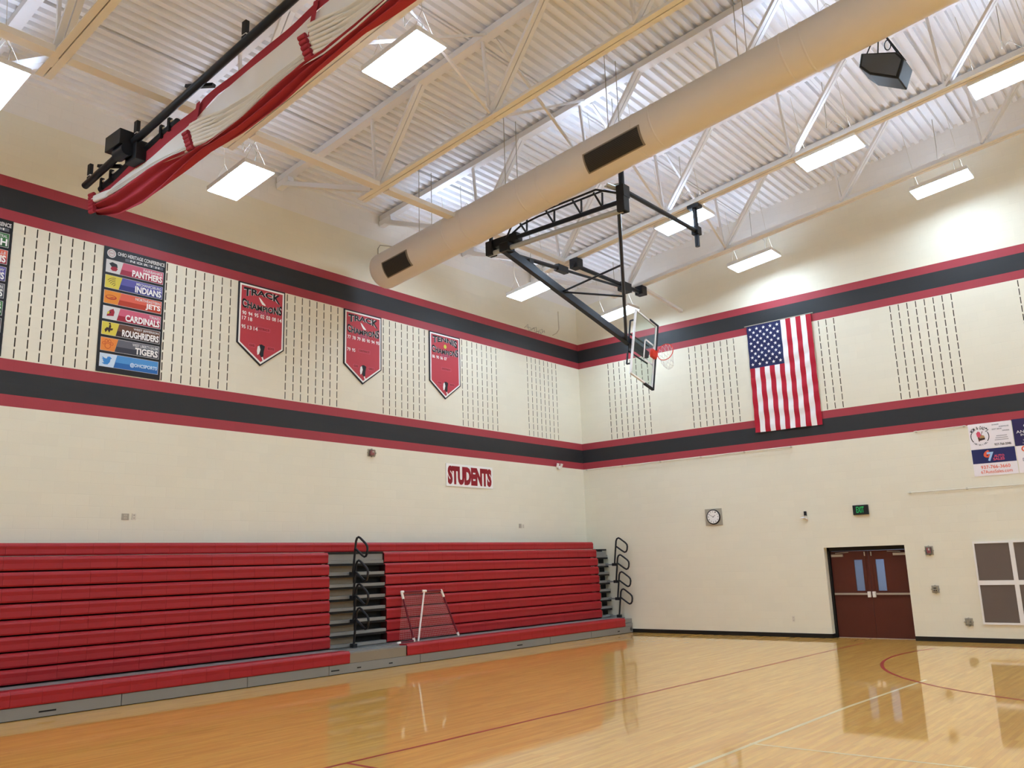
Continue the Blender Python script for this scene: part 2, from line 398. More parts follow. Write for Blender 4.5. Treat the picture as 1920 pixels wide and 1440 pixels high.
# corridor beyond the door
b = B(); b.world = True
X0, X1, Y0, Y1, H = DX0-.6, DX1+.6, DD+.06, DD+1.9, 2.6
b.add([(X0,Y1,0),(X1,Y1,0),(X1,Y1,H),(X0,Y1,H)], [(0,1,2,3)], 'vest'); b.add([(X0,Y0,0),(X0,Y1,0),(X0,Y1,H),(X0,Y0,H)], [(0,1,2,3)], 'vest'); b.add([(X1,Y0,0),(X1,Y1,0),(X1,Y1,H),(X1,Y0,H)], [(0,1,2,3)], 'vest')
b.add([(X0,Y0,H),(X1,Y0,H),(X1,Y1,H),(X0,Y1,H)], [(0,1,2,3)], 'vest')
tag(b.build('wall_corridor'), kind='structure')
ld = bpy.data.lights.new('corridor_lamp', 'AREA'); ld.energy = 30; ld.size = .5; ld.color = (.80,.88,1); lo = bpy.data.objects.new('corridor_lamp', ld); lo.location = ((DX0+DX1)/2, DD+.9, 2.55); COL.objects.link(lo)
lo['kind'] = 'helper'

# ------------------------------------------------------------------ roof trusses
TY = [-2.29 - 3.07*i for i in range(8)]
TL = ['pale steel roof truss nearest the wall with the flag', 'pale steel roof truss second out from the flag wall, half hidden by the round duct', 'pale steel roof truss carrying the folded basketball hoop, running beside the round duct',
      'pale steel roof truss with tan slotted bottom rail between lamp and duct', 'pale steel roof truss running just behind the gathered red and white curtain', 'pale steel roof truss with wide slotted bottom rail left of the black hoist tube',
      'pale steel roof truss at the extreme upper left corner, mostly outside the photo', 'pale steel roof truss passing overhead outside the photo']
def zb(x): return zr(x, 9.06)
def zt(x): return zr(x, 10.745)
for i, y in enumerate(TY):
    t = empty('roof_truss', (xm, y, zb(xm)), TL[i], 'roof truss', 'steel roof trusses')
    b = B()
    for s in (0, 1):
        g = (lambda x: x) if s == 0 else (lambda x: RX - x)
        b.beam((g(.05), y, zr(.05,10.755)), (g(xm), y, zr(xm,10.755)), .19, .13, 'steel_white')
        b.beam((g(.02), y, zr(0,10.62)), (g(.45), y, zr(.45,10.64)), .16, .14, 'steel_white')
    b.build('top_chord', t)
    b = B()
    for s in (0, 1):
        g = (lambda x: x) if s == 0 else (lambda x: RX - x)
        for o in (-1, 1):
            b.beam((g(2.9), y+o*.062, zb(2.9)-.02), (g(xm), y+o*.062, zb(xm)-.02), .105, .02, 'steel_white')
            b.beam((g(2.9), y+o*.02, zb(2.9)+.04), (g(xm), y+o*.02, zb(xm)+.04), .018, .12, 'steel_white')
        b.beam((g(2.95), y, zb(2.95)+.02), (g(xm), y, zb(xm)+.02), .02, .03, 'chord_slot')
        k = 3.3
        while k < xm:                                # battens that break the slot
            b.beam((g(k-.12), y, zb(k-.12)-.012), (g(k+.12), y, zb(k+.12)-.012), .03, .02, 'steel_white'); k += 3.075
    b.build('bottom_chord', t)
    for s in (0, 1):
        if s == 1 and i > 4: continue
        g = (lambda x: x) if s == 0 else (lambda x: RX - x)
        b = B(); b.beam((g(.25), y, zr(.25,10.6)), (g(3.25), y, zb(3.25)+.05), .15, .10, 'steel_white'); b.build('end_web', t)
        k = 3.35
        while k < xm - 1.5:
            b = B()
            for o in (-.055, .055): b.beam((g(k), y+o, zb(k)+.03), (g(k+1.35), y+o, zt(k+1.35)), .055, .09, 'steel_white', up=(0,1,0))
            b.build('diagonal_web', t)
            b = B(); b.beam((g(k), y, zb(k)), (g(k-.15), y, zt(k)), .05, .05, 'steel_white'); b.build('vertical_web', t)
            k += 3.075
# bridging beams that run across the trusses
def thing_mesh(b, name, label, cat, group=None, bevel=0): return tag(b.build(name, None, bevel), label, cat, group)
brl = ['long pale steel cross beam running under the trusses near the bleacher wall']
b = B(); xb = 3.5
for i in range(len(TY)-1): b.beam((xb, TY[i]-.12, zb(xb)+.0), (xb, TY[i+1]+.12, zb(xb)+.0), .20, .10, 'steel_white')
b.beam((xb+.35, TY[0]+.12, zb(xb)), (xb+.35, -.01, 9.28), .10, .08, 'steel_white')
thing_mesh(b, 'bridging_beam', brl[0], 'beam')
xx = 6.45
for i, lab in enumerate(('thin pale crossed braces between the two roof trusses nearest the flag wall', 'thin pale crossed braces tying the hoop truss to the next truss toward the flag wall', 'thin pale crossed braces above the duct between the hoop truss and the slotted truss', 'thin pale crossed braces between the slotted truss and the truss behind the curtain')):
    t = empty('cross_bracing', (xx, (TY[i]+TY[i+1])/2, zb(xx)), lab, 'bracing', 'cross braces between trusses')
    b = B(); b.beam((xx, TY[i+1]+.1, zb(xx)+.05), (xx, TY[i]-.1, zt(xx)-.05), .05, .04, 'steel_white'); b.build('brace_bar', t)
    b = B(); b.beam((xx+.05, TY[i+1]+.1, zt(xx)-.05), (xx+.05, TY[i]-.1, zb(xx)+.05), .05, .04, 'steel_white'); b.build('brace_bar', t)
b = B(); b.tube([(1.45,-14.4,zr(1.45,10.6)), (1.45,-5.0,zr(1.45,10.6))], .022, 'steel_white', 6)
thing_mesh(b, 'conduit_pipe', 'thin white ceiling pipe crossing below the deck close to the bleacher wall', 'pipe')
b = B(); b.tube([(.03,-8.55,9.4),(.03,-8.55,9.95),(.05,-8.5,10.05),(.12,-8.1,10.1),(.1,-7.6,10.3)], .012, 'plate_dark', 6)
thing_mesh(b, 'conduit_cable', 'thin beige cable rising on the upper wall beside the closed end of the duct', 'cable')
b = B(); b.tube([(.02,-1.0,9.9),(.02,-1.0,9.3),(.03,-1.15,9.15),(.03,-1.35,9.05)], .012, 'plate', 6)
thing_mesh(b, 'wall_cable', 'thin white cable dropping down the upper wall near the room corner', 'cable')
b = B()
for k in range(9): 
    a = -2.75 + k*.1; b.tube([(.02,a,9.02+.05*math.sin(k*2.1)),(.08,a+.1,9.06+.07*math.cos(k*1.7)),(.03,a+.18,9.0+.05*math.sin(k))], .008, 'plate_dark', 5)
thing_mesh(b, 'wire_tangle', 'small tangle of loose wire resting on the top red stripe near the corner', 'wire')

# ------------------------------------------------------------------ round duct
dy, dr = -9.1, .43
def dz(x): return 8.88 + .121*x
t = empty('air_duct', (8, dy, dz(8)), 'big round beige air duct running up across the ceiling', 'duct')
b = B(); pts = [(.78, dy, dz(.78)), (.80, dy, dz(.80)), (.84, dy, dz(.84)), (.90, dy, dz(.9))]; rad = [dr*.72, dr*.9, dr*.975, dr]
for k in range(1, 40): x = .9 + k*.4; pts.append((x, dy, dz(x))); rad.append(dr)
b.tube(pts, rad, 'duct', 40); b.build('duct_body', t)
for x in (3.2, 3.75, 5.35, 5.85, 8.1, 8.5, 11.0, 11.35, 13.6, 14.0):
    b = B(); b.tube([(x-.02, dy, dz(x-.02)), (x-.012, dy, dz(x-.012)), (x+.012, dy, dz(x+.012)), (x+.02, dy, dz(x+.02))], [dr+.001, dr+.008, dr+.008, dr+.001], 'duct', 40); b.build('duct_seam', t)
def duct_grille(x0, x1):
    A0, A1 = math.radians(186), math.radians(238)     # faces the camera side and down
    def q(x, a, r): return (x, dy + r*math.cos(a), dz(x) + r*math.sin(a))
    b = B(); n = 8
    for (xa, xc, aa, ac, r0, m) in ((x0, x1, A0, A1, dr+.016, 'grille_rim'), (x0+.035, x1-.035, A0+.06, A1-.06, dr+.022, 'grille_dark')):
        vs = []
        for k in range(n+1):
            a = aa + (ac-aa)*k/n; vs += [q(xa,a,r0), q(xc,a,r0)]
        b.add(vs, [(2*k+1,2*k,2*k+2,2*k+3) for k in range(n)], m)
        for xe in (xa, xc):
            vs = []
            for k in range(n+1):
                a = aa + (ac-aa)*k/n; vs += [q(xe,a,r0), q(xe,a,dr-.01)]
            b.add(vs, [(2*k,2*k+1,2*k+3,2*k+2) for k in range(n)], m)
        for ae in (aa, ac): b.add([q(xa,ae,r0),q(xc,ae,r0),q(xc,ae,dr-.01),q(xa,ae,dr-.01)], [(0,1,2,3)], m)
    for k in range(1, 12):                            # vanes
        a = A0+.06 + (A1-A0-.12)*k/12
        b.beam(q(x0+.04,a,dr+.024), q(x1-.04,a,dr+.024), .006, .004, 'bleach_dark')
    b.box((( x0+x1)/2-.008, dy-dr*.6, 0), ((x0+x1)/2-.0079, dy-dr*.6+.0001, .0001), 'grille_dark') if False else None
    child_label(b.build('duct_grille', t), 'dark rectangular air grille')
DG = [(1.28, 2.12), (7.03, 8.30)]
for g in DG: duct_grille(*g)
for x in (2.3, 4.9, 7.5, 10.2):
    b = B(); b.tube([(x, dy-.2, dz(x)+.37), (x, dy-.2, zr(x,10.84))], .008, 'plate_dark', 5); b.tube([(x, dy+.2, dz(x)+.37), (x, dy+.2, zr(x,10.84))], .008, 'plate_dark', 5); b.build('hanger_wire', t)

# ------------------------------------------------------------------ ceiling lamps
def make_lamp():
    t = empty('ceiling_light', (0,0,0), 'x', 'ceiling light', 'rectangular ceiling lights')
    b = B(); L, W_, H_ = .62, .305, .09
    b.box((-L-.015,-W_-.015,0), (L+.015,-W_,H_), 'lamp_body'); b.box((-L-.015,W_,0), (L+.015,W_+.015,H_), 'lamp_body'); b.box((-L-.015,-W_,0), (-L,W_,H_), 'lamp_body'); b.box((L,-W_,0), (L+.015,W_,H_), 'lamp_body')
    b.box((-L,-W_,H_-.02), (L,-.14,H_), 'lamp_body'); b.box((-L,.14,H_-.02), (L,W_,H_), 'lamp_body'); b.box((-L,-.09,H_-.02), (L,.09,H_), 'lamp_body')
    b.build('lamp_housing', t)
    b = B(); b.box((-L,-W_,-.012), (L,W_,.01), 'lens'); child_label(b.build('lamp_lens', t), 'glowing white lens')
    for y0 in (-.14, .09):
        b = B(); b.box((-L,y0,H_-.018), (L,y0+.05,H_-.008), 'uplight'); child_label(b.build('top_slot', t), 'open light slot on the upper side')
    for sx in (-1, 1):
        b = B(); b.tube([(sx*.5, -.25, H_), (sx*.5, 0, .62), (sx*.5, .25, H_)], .005, 'plate', 5); b.tube([(sx*.5, 0, .60), (sx*.5, 0, 1.68)], .004, 'plate', 5)
        b.build('hanging_wire', t)
    b = B(); b.tube([(.3,.1,.09),(.36,.12,.5),(.2,.1,.75),(.05,.05,.62),(.12,0,.95),(.2,0,1.65)], .008, 'plate_dark', 5); b.build('power_cord', t)
    return t
LAMPS = [((6.72,-13.88), 'bright rectangular ceiling light beside the curtain, higher of the two there'), ((2.22,-13.85), 'bright rectangular ceiling light below the curtain, nearest the championship banners'),
         ((10.23,-5.08), 'bright rectangular ceiling light under the truss to the right of the folded hoop'), ((6.71,-4.96), 'bright rectangular ceiling light crossed by the black pipe of the hoop frame'),
         ((11.5,-1.38), 'bright rectangular ceiling light close to the flag wall, furthest from the room corner'), ((6.73,-1.19), 'bright rectangular ceiling light close to the flag wall, almost above the flag'),
         ((2.05,-4.91), 'bright rectangular ceiling light behind the slanted hoop beam, near the closed end of the duct'), ((2.34,-1.25), 'bright rectangular ceiling light low in the room corner directly above the backboard'),
         ((13.56,-4.97), 'bright rectangular ceiling light cut by the right edge below the black speaker'), ((2.35,-18.15), 'bright rectangular ceiling light cut by the left edge of the photo')]
LAMPS += [((x_, -7.9), 'rectangular ceiling light hidden behind the round duct') for x_ in (2.3, 6.75, 11.2)]
OUT = [(x, y) for y in (-1.3, -4.95, -9.4, -13.87, -18.15, -22.5, -27.) for x in (2.3, 6.72, 11.3, 15.9, 20.5, 25.0, 29.5)
       if not any(math.hypot(x-a, y-c_) < 2.7 for (a, c_), _ in LAMPS) and not (y > -20 and x < 12)]
def copy_tree(o, parent=None):
    c = o.copy(); COL.objects.link(c); c.parent = parent
    for ch in o.children: copy_tree(ch, c)
    return c
proto = make_lamp(); first = True
allL = [(p, l, 0) for p, l in LAMPS] + [(p, 'rectangular ceiling light outside the edges of the photo', 1) for p in OUT]
for k, ((x, y), lab, o) in enumerate(allL):
    c = proto if first else copy_tree(proto); first = False
    side = 1 if x < xm else -1
    zl = 9.62 if abs(y + 7.9) < .01 else 8.95
    c.location = (x, y, zr(x, zl)); c.rotation_euler = (0, -side*math.atan(SL), 0)
    c['label'] = lab
# ------------------------------------------------------------------ divider curtain
cy = -15.9
HEM = [(.98,8.70),(1.414,8.739),(2.291,8.874),(3.776,9.075),(4.261,9.114),(4.408,9.182),(6.002,9.311),(7.17,9.464),(9.1,9.70),(10.1,9.83),(15.8,10.52)]
HEML = [(.98,8.60),(1.35,8.62),(1.928,8.70),(2.757,8.746),(3.924,8.857),(4.257,8.926),(4.848,9.075),(6.077,9.17),(7.163,9.327),(9.1,9.56),(10.1,9.70),(15.8,10.38)]
RT = [(.98,8.48),(1.185,8.452),(2.118,8.417),(3.061,8.434),(3.842,8.377),(4.524,8.317),(4.799,8.283),(5.728,8.338),(6.504,8.50),(7.127,8.57),(7.518,8.554),(8.168,8.617),(8.783,8.725),(10.1,8.93),(15.8,9.6)]
RB = [(.98,8.36),(1.1,8.26),(1.305,8.181),(1.932,7.994),(2.827,7.926),(3.428,7.996),(3.917,8.087),(4.327,8.168),(4.666,8.21),(5.538,8.182),(6.523,8.23),(7.521,8.399),(8.169,8.49),(9.123,8.557),(10.1,8.70),(15.8,9.4)]
def itp(T, x):
    for (a, p), (c_, q) in zip(T, T[1:]):
        if x <= c_: return p + (q-p)*max(0, (x-a)/(c_-a))
    return T[-1][1]
STR = [1.02, 4.3, 7.2, 10.1, 13.0]
def sdist(x): return min(abs(x-s) for s in STR)
t = empty('divider_curtain', (8.4, cy, 8.3), 'raised gym divider curtain gathered in red and white folds under the ceiling', 'curtain')
N = 260; X0, X1 = 1.0, 15.7
def sheet(name, tf, rows, m, disp, smooth=True):
    b = B(); vs = []
    for i in range(N+1):
        x = X0 + (X1-X0)*i/N
        for j in range(rows+1): 
            z, dyy = tf(x, j/rows); vs.append((x, cy + dyy, z))
    fs = [(i*(rows+1)+j, (i+1)*(rows+1)+j, (i+1)*(rows+1)+j+1, i*(rows+1)+j+1) for i in range(N) for j in range(rows)]
    b.add(vs, fs, m, smooth); return b.build(name, t)
sheet('hem_band', lambda x, v: (itp(HEM,x) + (itp(HEML,x)-itp(HEM,x))*v, .01*math.sin(5*x)), 2, 'curt_red', 0)
sheet('net_panel', lambda x, v: (itp(HEML,x) + (itp(RT,x)-itp(HEML,x))*v*.75, .012*math.sin(3*x+2*v)), 6, 'curt_net', 0)
def useg(x):
    for p, q in zip(STR, STR[1:]):
        if x < q: return max(0, (x-p)/(q-p))
    return .5
def folds(x, v):
    zt_, zb_ = itp(HEML,x), itp(RT,x); u = useg(x)
    top = .40 + .30*u - .10*math.exp(-u*6); z = zt_ + (zb_-zt_)*(top + (1.06-top)*v)
    return z, -.03 - .07*v + .035*math.sin(v*math.pi*11 + .3*x) + .014*math.sin(v*29 - 2*x)
sheet('gathered_net', folds, 44, 'curt_white', 0)
def redf(x, v):
    z = itp(RT,x) + (itp(RB,x)-itp(RT,x))*v
    return z, -.09 + .055*math.sin(v*math.pi*4.5 + 1.3*x) + .015*math.sin(v*26 + 3*x) + .05*v
sheet('gathered_hem', redf, 30, 'curt_red', 0)
for s in STR[:4]:
    b = B(); zt_, zb_ = itp(HEM, s), itp(RB, s)
    if s > 1.1:
        vs = []; n = 14; mid = itp(HEML,s) + (itp(RT,s)-itp(HEML,s))*.45
        for k in range(n+1):
            v = k/n; z = zt_ + (mid-zt_)*v; vs += [(s-.01-.12*v, cy-.04, z), (s+.10-.12*v, cy-.04, z)]
        b.add(vs, [(2*k,2*k+1,2*k+3,2*k+2) for k in range(n)], 'curt_red', True)
        for k in range(5):                                                 # folded-up loops of the belt
            z = mid + (itp(RT,s)-.04-mid)*(k+.5)/5; xx = s-.19+.04*k
            b.tube([(xx, cy-.13, z), (xx+.13, cy-.12, z+.012)], .036, 'curt_red', 10)
    else:
        for k in range(6):
            z = 8.62 - k*.065; b.tube([(s-.04+.012*k, cy-.14, z), (s+.09+.012*k, cy-.12, z)], .038, 'curt_red', 10)
    b.build('lift_belt', t)
    b = B()
    for k in range(7):                                                     # rolled fold ends
        v = k/6; x_ = s+.0+.025*k; z = itp(HEML,s) + (itp(RT,s)-itp(HEML,s))*(.36+.6*v)
        b.tube([(x_, cy-.12, z), (x_+.3, cy-.10, itp(HEML,s+.3) + (itp(RT,s+.3)-itp(HEML,s+.3))*(.4+.58*v)), (x_+.75, cy-.03, itp(HEML,s+.75) + (itp(RT,s+.75)-itp(HEML,s+.75))*(.46+.5*v))], [.034,.030,.012], 'curt_white', 8)
    b.build('fold_end', t)
ty = -16.05
def tz(x): return 8.775 + .120*x
t = empty('curtain_hoist', (8, ty, tz(8)), 'black steel hoist tube with motor and brackets that lifts the curtain', 'hoist')
b = B(); b.tube([(.78,ty,tz(.78)),(15.7,ty,tz(15.7))], .062, 'blackmetal', 12); b.build('hoist_tube', t)
b = B(); b.tube([(1.02,ty+.18,tz(1.02)-.12),(3.62,ty+.18,tz(3.62)-.10)], .062, 'blackmetal', 12); b.build('drive_tube', t)
for x in (.95, 2.62, 5.75, 8.7, 11.6):
    b = B(); b.box((x-.05, ty-.03, tz(x)-.05), (x+.05, ty+.03, tz(x)+.1), 'black'); b.box((x-.045, ty-.02, tz(x)+.1), (x+.045, ty+.02, tz(x)+.13), 'white'); b.box((x-.05, ty-.03, tz(x)+.13), (x+.05, ty+.03, tz(x)+.33), 'black'); b.build('hanger_bracket', t)
for x in (1.55, 4.42, 7.3):
    b = B(); b.beam((x-.22, ty-.02, tz(x)+.09), (x+.30, ty+.14, tz(x)-.03), .07, .05, 'black'); b.build('belt_pulley', t)
for x in (1.15, 1.5, 3.2, 3.45):
    b = B(); b.box((x-.03, ty+.1, tz(x)-.2), (x+.03, ty+.16, tz(x)+.02), 'black'); b.box((x-.08, ty+.12, tz(x)-.06), (x+.08, ty+.17, tz(x)-.03), 'white'); b.build('bearing_block', t)
b = B(); x = 2.12
b.box((x-.10,ty-.24,tz(x)-.05),(x+.42,ty+.02,tz(x)+.22),'black'); b.box((x+.18,ty-.02,tz(x)-.28),(x+.55,ty+.18,tz(x)+.06),'black'); b.tube([(x+.1,ty-.1,tz(x)-.12),(x+.44,ty-.1,tz(x)-.12)], .11, 'blackmetal', 14)
b.build('hoist_motor', t, .01)

# ------------------------------------------------------------------ folded basketball hoop
hy, hz = -8.45, 8.85
bx = 4.49
bc = Vector((bx, -3.4, 7.405)); ba = Vector((0,.969,-.247)); bb = Vector((0,.247,.969)); bn = Vector((1,0,0))
def bp_(a, l, n=0): return bc + ba*a + bb*l + bn*n                          # a: towards the rim edge, l: along the long edge
t = empty('basketball_hoop', (bx, hy, hz), 'ceiling mounted basketball hoop with glass backboard folded up sideways', 'basketball hoop')
def bslab(b, a0, a1, l0, l1, n0, n1, m): b.prism([bp_(a0,l0,n0), bp_(a1,l0,n0), bp_(a1,l1,n0), bp_(a0,l1,n0)], bn*(n1-n0), m)
bd = B(); bslab(bd, -.52, .52, -.90, .90, -.008, .008, 'glass_board'); brd = bd.build('backboard', t)
b = B()
for (a0,a1,l0,l1) in ((-.535,-.495,-.915,.915),(.495,.535,-.915,.915),(-.5,.5,-.915,-.875),(-.5,.5,.875,.915)): bslab(b, a0,a1,l0,l1,-.035,.014,'greypipe')
b.mats = [M['white']]; b.m = [0]*len(b.m); b.build('backboard_frame', brd)
b = B()
bslab(b, .515, .575, -.935, .935, -.045, .035, 'black')
for s in (-1, 1): bslab(b, .14, .575, min(s*.895,s*.95), max(s*.895,s*.95), -.045, .035, 'black')
child_label(b.build('edge_padding', brd, .012), 'black edge padding')
b = B()
for (a0,a1,l0,l1) in ((-.03,.02,-.305,.305),(.40,.45,-.305,.305),(-.03,.45,-.305,-.255),(-.03,.45,.255,.305)): bslab(b, a0,a1,l0,l1,.010,.013,'white')
for (a0,a1,l0,l1) in ((.46,.49,-.87,.87),): bslab(b, a0,a1,l0,l1,.010,.013,'white')
b.build('shooter_square', brd)
rc = bp_(.38, 0, .40)
b = B(); n = 28; pts = [rc + bn*(.228*math.cos(2*math.pi*k/n)) + bb*(.228*math.sin(2*math.pi*k/n)) for k in range(n)]
b.tube(pts, .010, 'rim_orange', 8, closed=True)
bslab(b, .27, .47, -.10, .10, .014, .11, 'rim_orange'); b.beam(bp_(.38,.07,.10), bp_(.38,.09,.2), .03, .02, 'rim_orange'); b.beam(bp_(.38,-.07,.10), bp_(.38,-.09,.2), .03, .02, 'rim_orange')
rim = b.build('hoop_rim', t)
b = B(); lower = rc + ba*.16 + Vector((.02,0,-.30))
def rg(c_, r, k): return c_ + bn*(r*math.cos(k)) + bb*(r*math.sin(k))
for k in range(12):
    a = 2*math.pi*k/12
    for s in (-1, 1):
        pts = []
        for q in range(6):
            v = q/5; pts.append(rg(rc.lerp(lower, v) - Vector((0,0,.05))*math.sin(math.pi*v), .225*(1-.5*v), a + s*v*1.3))
        b.tube(pts, .0035, 'white', 4)
child_label(b.build('hoop_net', rim), 'white cord net')
# mast
top = Vector((4.12, hy, hz)); end = bp_(.36, 0, -.14)
b = B(); b.beam(top, end, .13, .17, 'blackmetal'); b.build('mast_beam', t)
strut0 = Vector((7.1, hy, hz)); strut1 = bp_(-.60, .0, -.16)
b = B(); b.tube([strut0, strut1], .04, 'blackmetal', 8); b.build('rear_strut', t)
mid = top.lerp(end, .36)
for v in (.355, .60):
    b = B(); b.tube([mid, strut0.lerp(strut1, v)], .024, 'blackmetal', 6); b.build('cross_brace', t)
b = B(); b.tube([top.lerp(end,.16)+Vector((0,.05,.14)), mid], .022, 'blackmetal', 6); b.box(tuple(top.lerp(end,.15)+Vector((-.05,-.05,.06))), tuple(top.lerp(end,.15)+Vector((.05,.09,.2))), 'black'); b.build('mast_stay', t)
b = B()
for s in (-1, 1): b.beam(bp_(-.5, s*.62, -.16), bp_(-.5, s*.05, -.16), .035, .035, 'black'); b.beam(bp_(-.5, s*.62, -.16), bp_(-.5, s*.62, -.03), .035, .035, 'black')
b.beam(bp_(-.5,.25,-.16), bp_(.35,.25,-.10), .03,.03,'black'); b.beam(bp_(-.5,-.25,-.16), bp_(.35,-.25,-.10), .03,.03,'black')
b.beam(bp_(-.52,0,-.13), bp_(-.40,0,-.13), .12,.12,'black'); b.build('board_bracket', t)
# pivot frame that hangs from the truss
b = B(); b.tube([(3.66,hy,hz),(7.2,hy,hz)], .055, 'greypipe', 12); child_label(b.build('pivot_pipe', t), 'grey pivot pipe')
b = B(); b.tube([(3.78,hy,hz+.19),(7.18,hy,hz+.19)], .05, 'blackmetal', 10); b.build('carrier_pipe', t)
b = B()
for dyy, dzz in ((-.30,.40),(.02,.50)):
    pts = [(4.15,hy,hz+.22),(4.6,hy+dyy,hz+.22+(dzz-.22)*.8),(5.05,hy+dyy,hz+dzz),(6.78,hy+dyy,hz+dzz+.06),(7.15,hy,hz+.36)]
    b.tube(pts, .022, 'blackmetal', 6)
for x in (4.75, 5.5, 6.2, 6.72):
    for dyy, dzz in ((-.30,.42),(.02,.52)): b.beam((x,hy,hz+.19), (x,hy+dyy,hz+dzz), .03,.03,'blackmetal')
b.build('truss_rail', t)
for x, w in ((3.72, .05), (7.2, .06)):
    b = B(); b.tube([(x,hy,hz-.05),(x,hy,zb(x)-.03)], w, 'blackmetal', 10); b.box((x-.09,hy-.1,hz-.05),(x+.09,hy+.1,hz+.27),'black'); b.build('drop_post', t, .01)
b = B(); b.box((3.6,hy-.05,hz+.12),(4.5,hy+.16,hz+.30),'black'); b.box((4.05,hy-.12,hz-.08),(4.3,hy+.12,hz+.12),'black'); b.build('pivot_clamp', t, .01)
b = B(); b.tube([(6.95,hy-.16,hz+.55),(7.1,hy+.05,hz+.48)], .05, 'greypipe', 8); b.beam((6.8,hy,hz+.62),(7.2,hy,hz+.56),.03,.03,'greypipe'); b.box((7.12,hy-.1,hz+.25),(7.3,hy+.12,hz+.5),'black'); b.build('hoist_winch', t)
# side pipes
z1 = 9.3
b = B(); b.tube([(7.2,hy,z1-.02),(7.2,TY[1],z1)], .05, 'blackmetal', 10); b.build('side_pipe', t)
b = B(); b.tube([(7.2,TY[1],8.93),(7.2,TY[1],zb(7.2)-.05)], .055, 'blackmetal', 10); b.box((7.06,TY[1]-.1,zb(7.2)-.12),(7.34,TY[1]+.1,zb(7.2)-.04),'black'); b.box((7.12,TY[1]-.09,z1-.09),(7.28,TY[1]+.09,z1+.09),'black'); b.build('drop_post', t)
b = B(); b.tube([(3.85,TY[1]-.15,9.33),(3.85,TY[0]+.15,9.33)], .055, 'blackmetal', 10)
for yy in (TY[1], TY[0]): b.box((3.73,yy-.12,9.26),(3.97,yy+.12,9.50),'black')
b.box((3.76,-3.35,9.16),(3.96,-2.95,9.4),'black'); b.build('ceiling_pipe', t)
b = B(); a_, c_ = Vector((3.95,hy,hz+.02)), Vector((3.86,-3.2,9.26)); b.tube([a_, a_.lerp(c_,.47)], .05, 'blackmetal', 10); b.tube([a_.lerp(c_,.47), c_], .034, 'blackmetal', 8); q = a_.lerp(c_,.45); b.box((q.x-.07,q.y-.2,q.z-.08),(q.x+.07,q.y+.2,q.z+.08),'black'); b.build('fold_arm', t)

# ------------------------------------------------------------------ loudspeaker
sx, sy, sz = 12.25, -8.12, 9.80
t = empty('hanging_speaker', (sx, sy, sz), 'dark grey loudspeaker hung by cables beneath the duct', 'loudspeaker')
def wedge(b, pts, y0, y1, m): b.prism([(x, y0, z) for x, z in pts], (0, y1-y0, 0), m)
b = B(); wedge(b, [(11.93,10.25),(12.47,10.04),(12.58,9.87),(12.45,9.56),(12.02,9.82),(11.87,10.02)], sy-.22, sy+.26, 'spk_shaded' if 'spk_shaded' in M else mat('spk_shaded','#1B1D20',.5))
b.build('speaker_cabinet', t, .02)
b = B(); wedge(b, [(11.97,10.20),(12.45,10.01),(12.53,9.87),(12.42,9.62),(12.04,9.85),(11.92,10.02)], sy-.235, sy-.221, mat('spk_lit','#585D64',.7)); b.build('speaker_panel', t)  # front paler than the cabinet sides: shading put into the two greys
tp = (12.27, -8.40, 10.56)
for p in ((11.96,sy-.1,10.21),(12.1,sy+.1,10.18),(12.5,sy,9.98),(12.57,sy-.1,9.88)):
    b = B(); b.tube([p, tp], .012, 'black', 5); b.build('hanging_cable', t)
b = B(); n = 14; b.tube([(12.33+.05*math.sin(2*math.pi*k/n), sy-.1, 10.28+.09*math.cos(2*math.pi*k/n)) for k in range(n)], .01, 'black', 5, closed=True); b.build('cable_loop', t)

# ------------------------------------------------------------------ bleachers
BA = .0185
RM = Matrix.Translation((0,-9.6,0)) @ Matrix.Rotation(-math.atan(BA), 4, 'Z') @ Matrix.Translation((0,9.6,0))
class BB(B):
    def build(s, name, parent=None, bevel=0):
        s.v = [tuple(RM @ Vector(v)) for v in s.v]; return B.build(s, name, parent, bevel)
t = empty('bleachers', (.6,-9.6,0), 'long bank of folded red plastic bleachers along the wall', 'bleachers')
YA0, YA1 = -19.4, -10.40           # left section
YB0, YB1 = -8.85, -.62             # right section
FX = {2:.71, 3:.70, 4:.69, 5:.68, 6:.67, 7:.66, 8:.645, 9:.61, 10:.52}
def rowz(k): return .455 + .2478*(k-2)
MODW = .457
def seat(ya, yb, x, z, h, name='seat_row', depth=.26, jn=True):
    b = BB(); n = max(1, round((yb-ya)/MODW)); w = (yb-ya)/n; g = .0015
    for k in range(n):
        y0, y1 = ya + k*w + g, ya + (k+1)*w - g
        # softly curved front, rolled top and bottom lip
        pf = [(x-depth,z+.02),(x-.03,z),(x-.008,z+.008),(x,z+.03),(x-.004,z+h*.5),(x+.003,z+h-.055),(x-.004,z+h-.034),(x-.035,z+h),(x-depth,z+h)]
        b.prism([(px, y0, pz) for px, pz in pf], (0, y1-y0, 0), 'seat_red')
    b.box((x-depth+.01, ya+.001, z+.025), (x-.012, yb-.001, z+h-.03), 'seat_gap')
    return b.build(name, t)
def deckpiece(ya, yb, x, z):
    b = BB(); b.box((.12, ya, z-.022), (x-.035, yb, z-.001), 'bleach_dark'); return b
for ya, yb in ((YA0,YA1),(YB0,YB1)):
    for k in range(2, 10): seat(ya, yb, FX[k], rowz(k), .2255)
    b = BB(); b.box((.10, ya+.02, .05), (.40, yb-.02, rowz(10)-.02), 'bleach_dark'); child_label(b.build('understructure', t), 'dark frame behind the seats')
seat(YA0, YB1-.02, FX[10], rowz(10)-.01, .205)
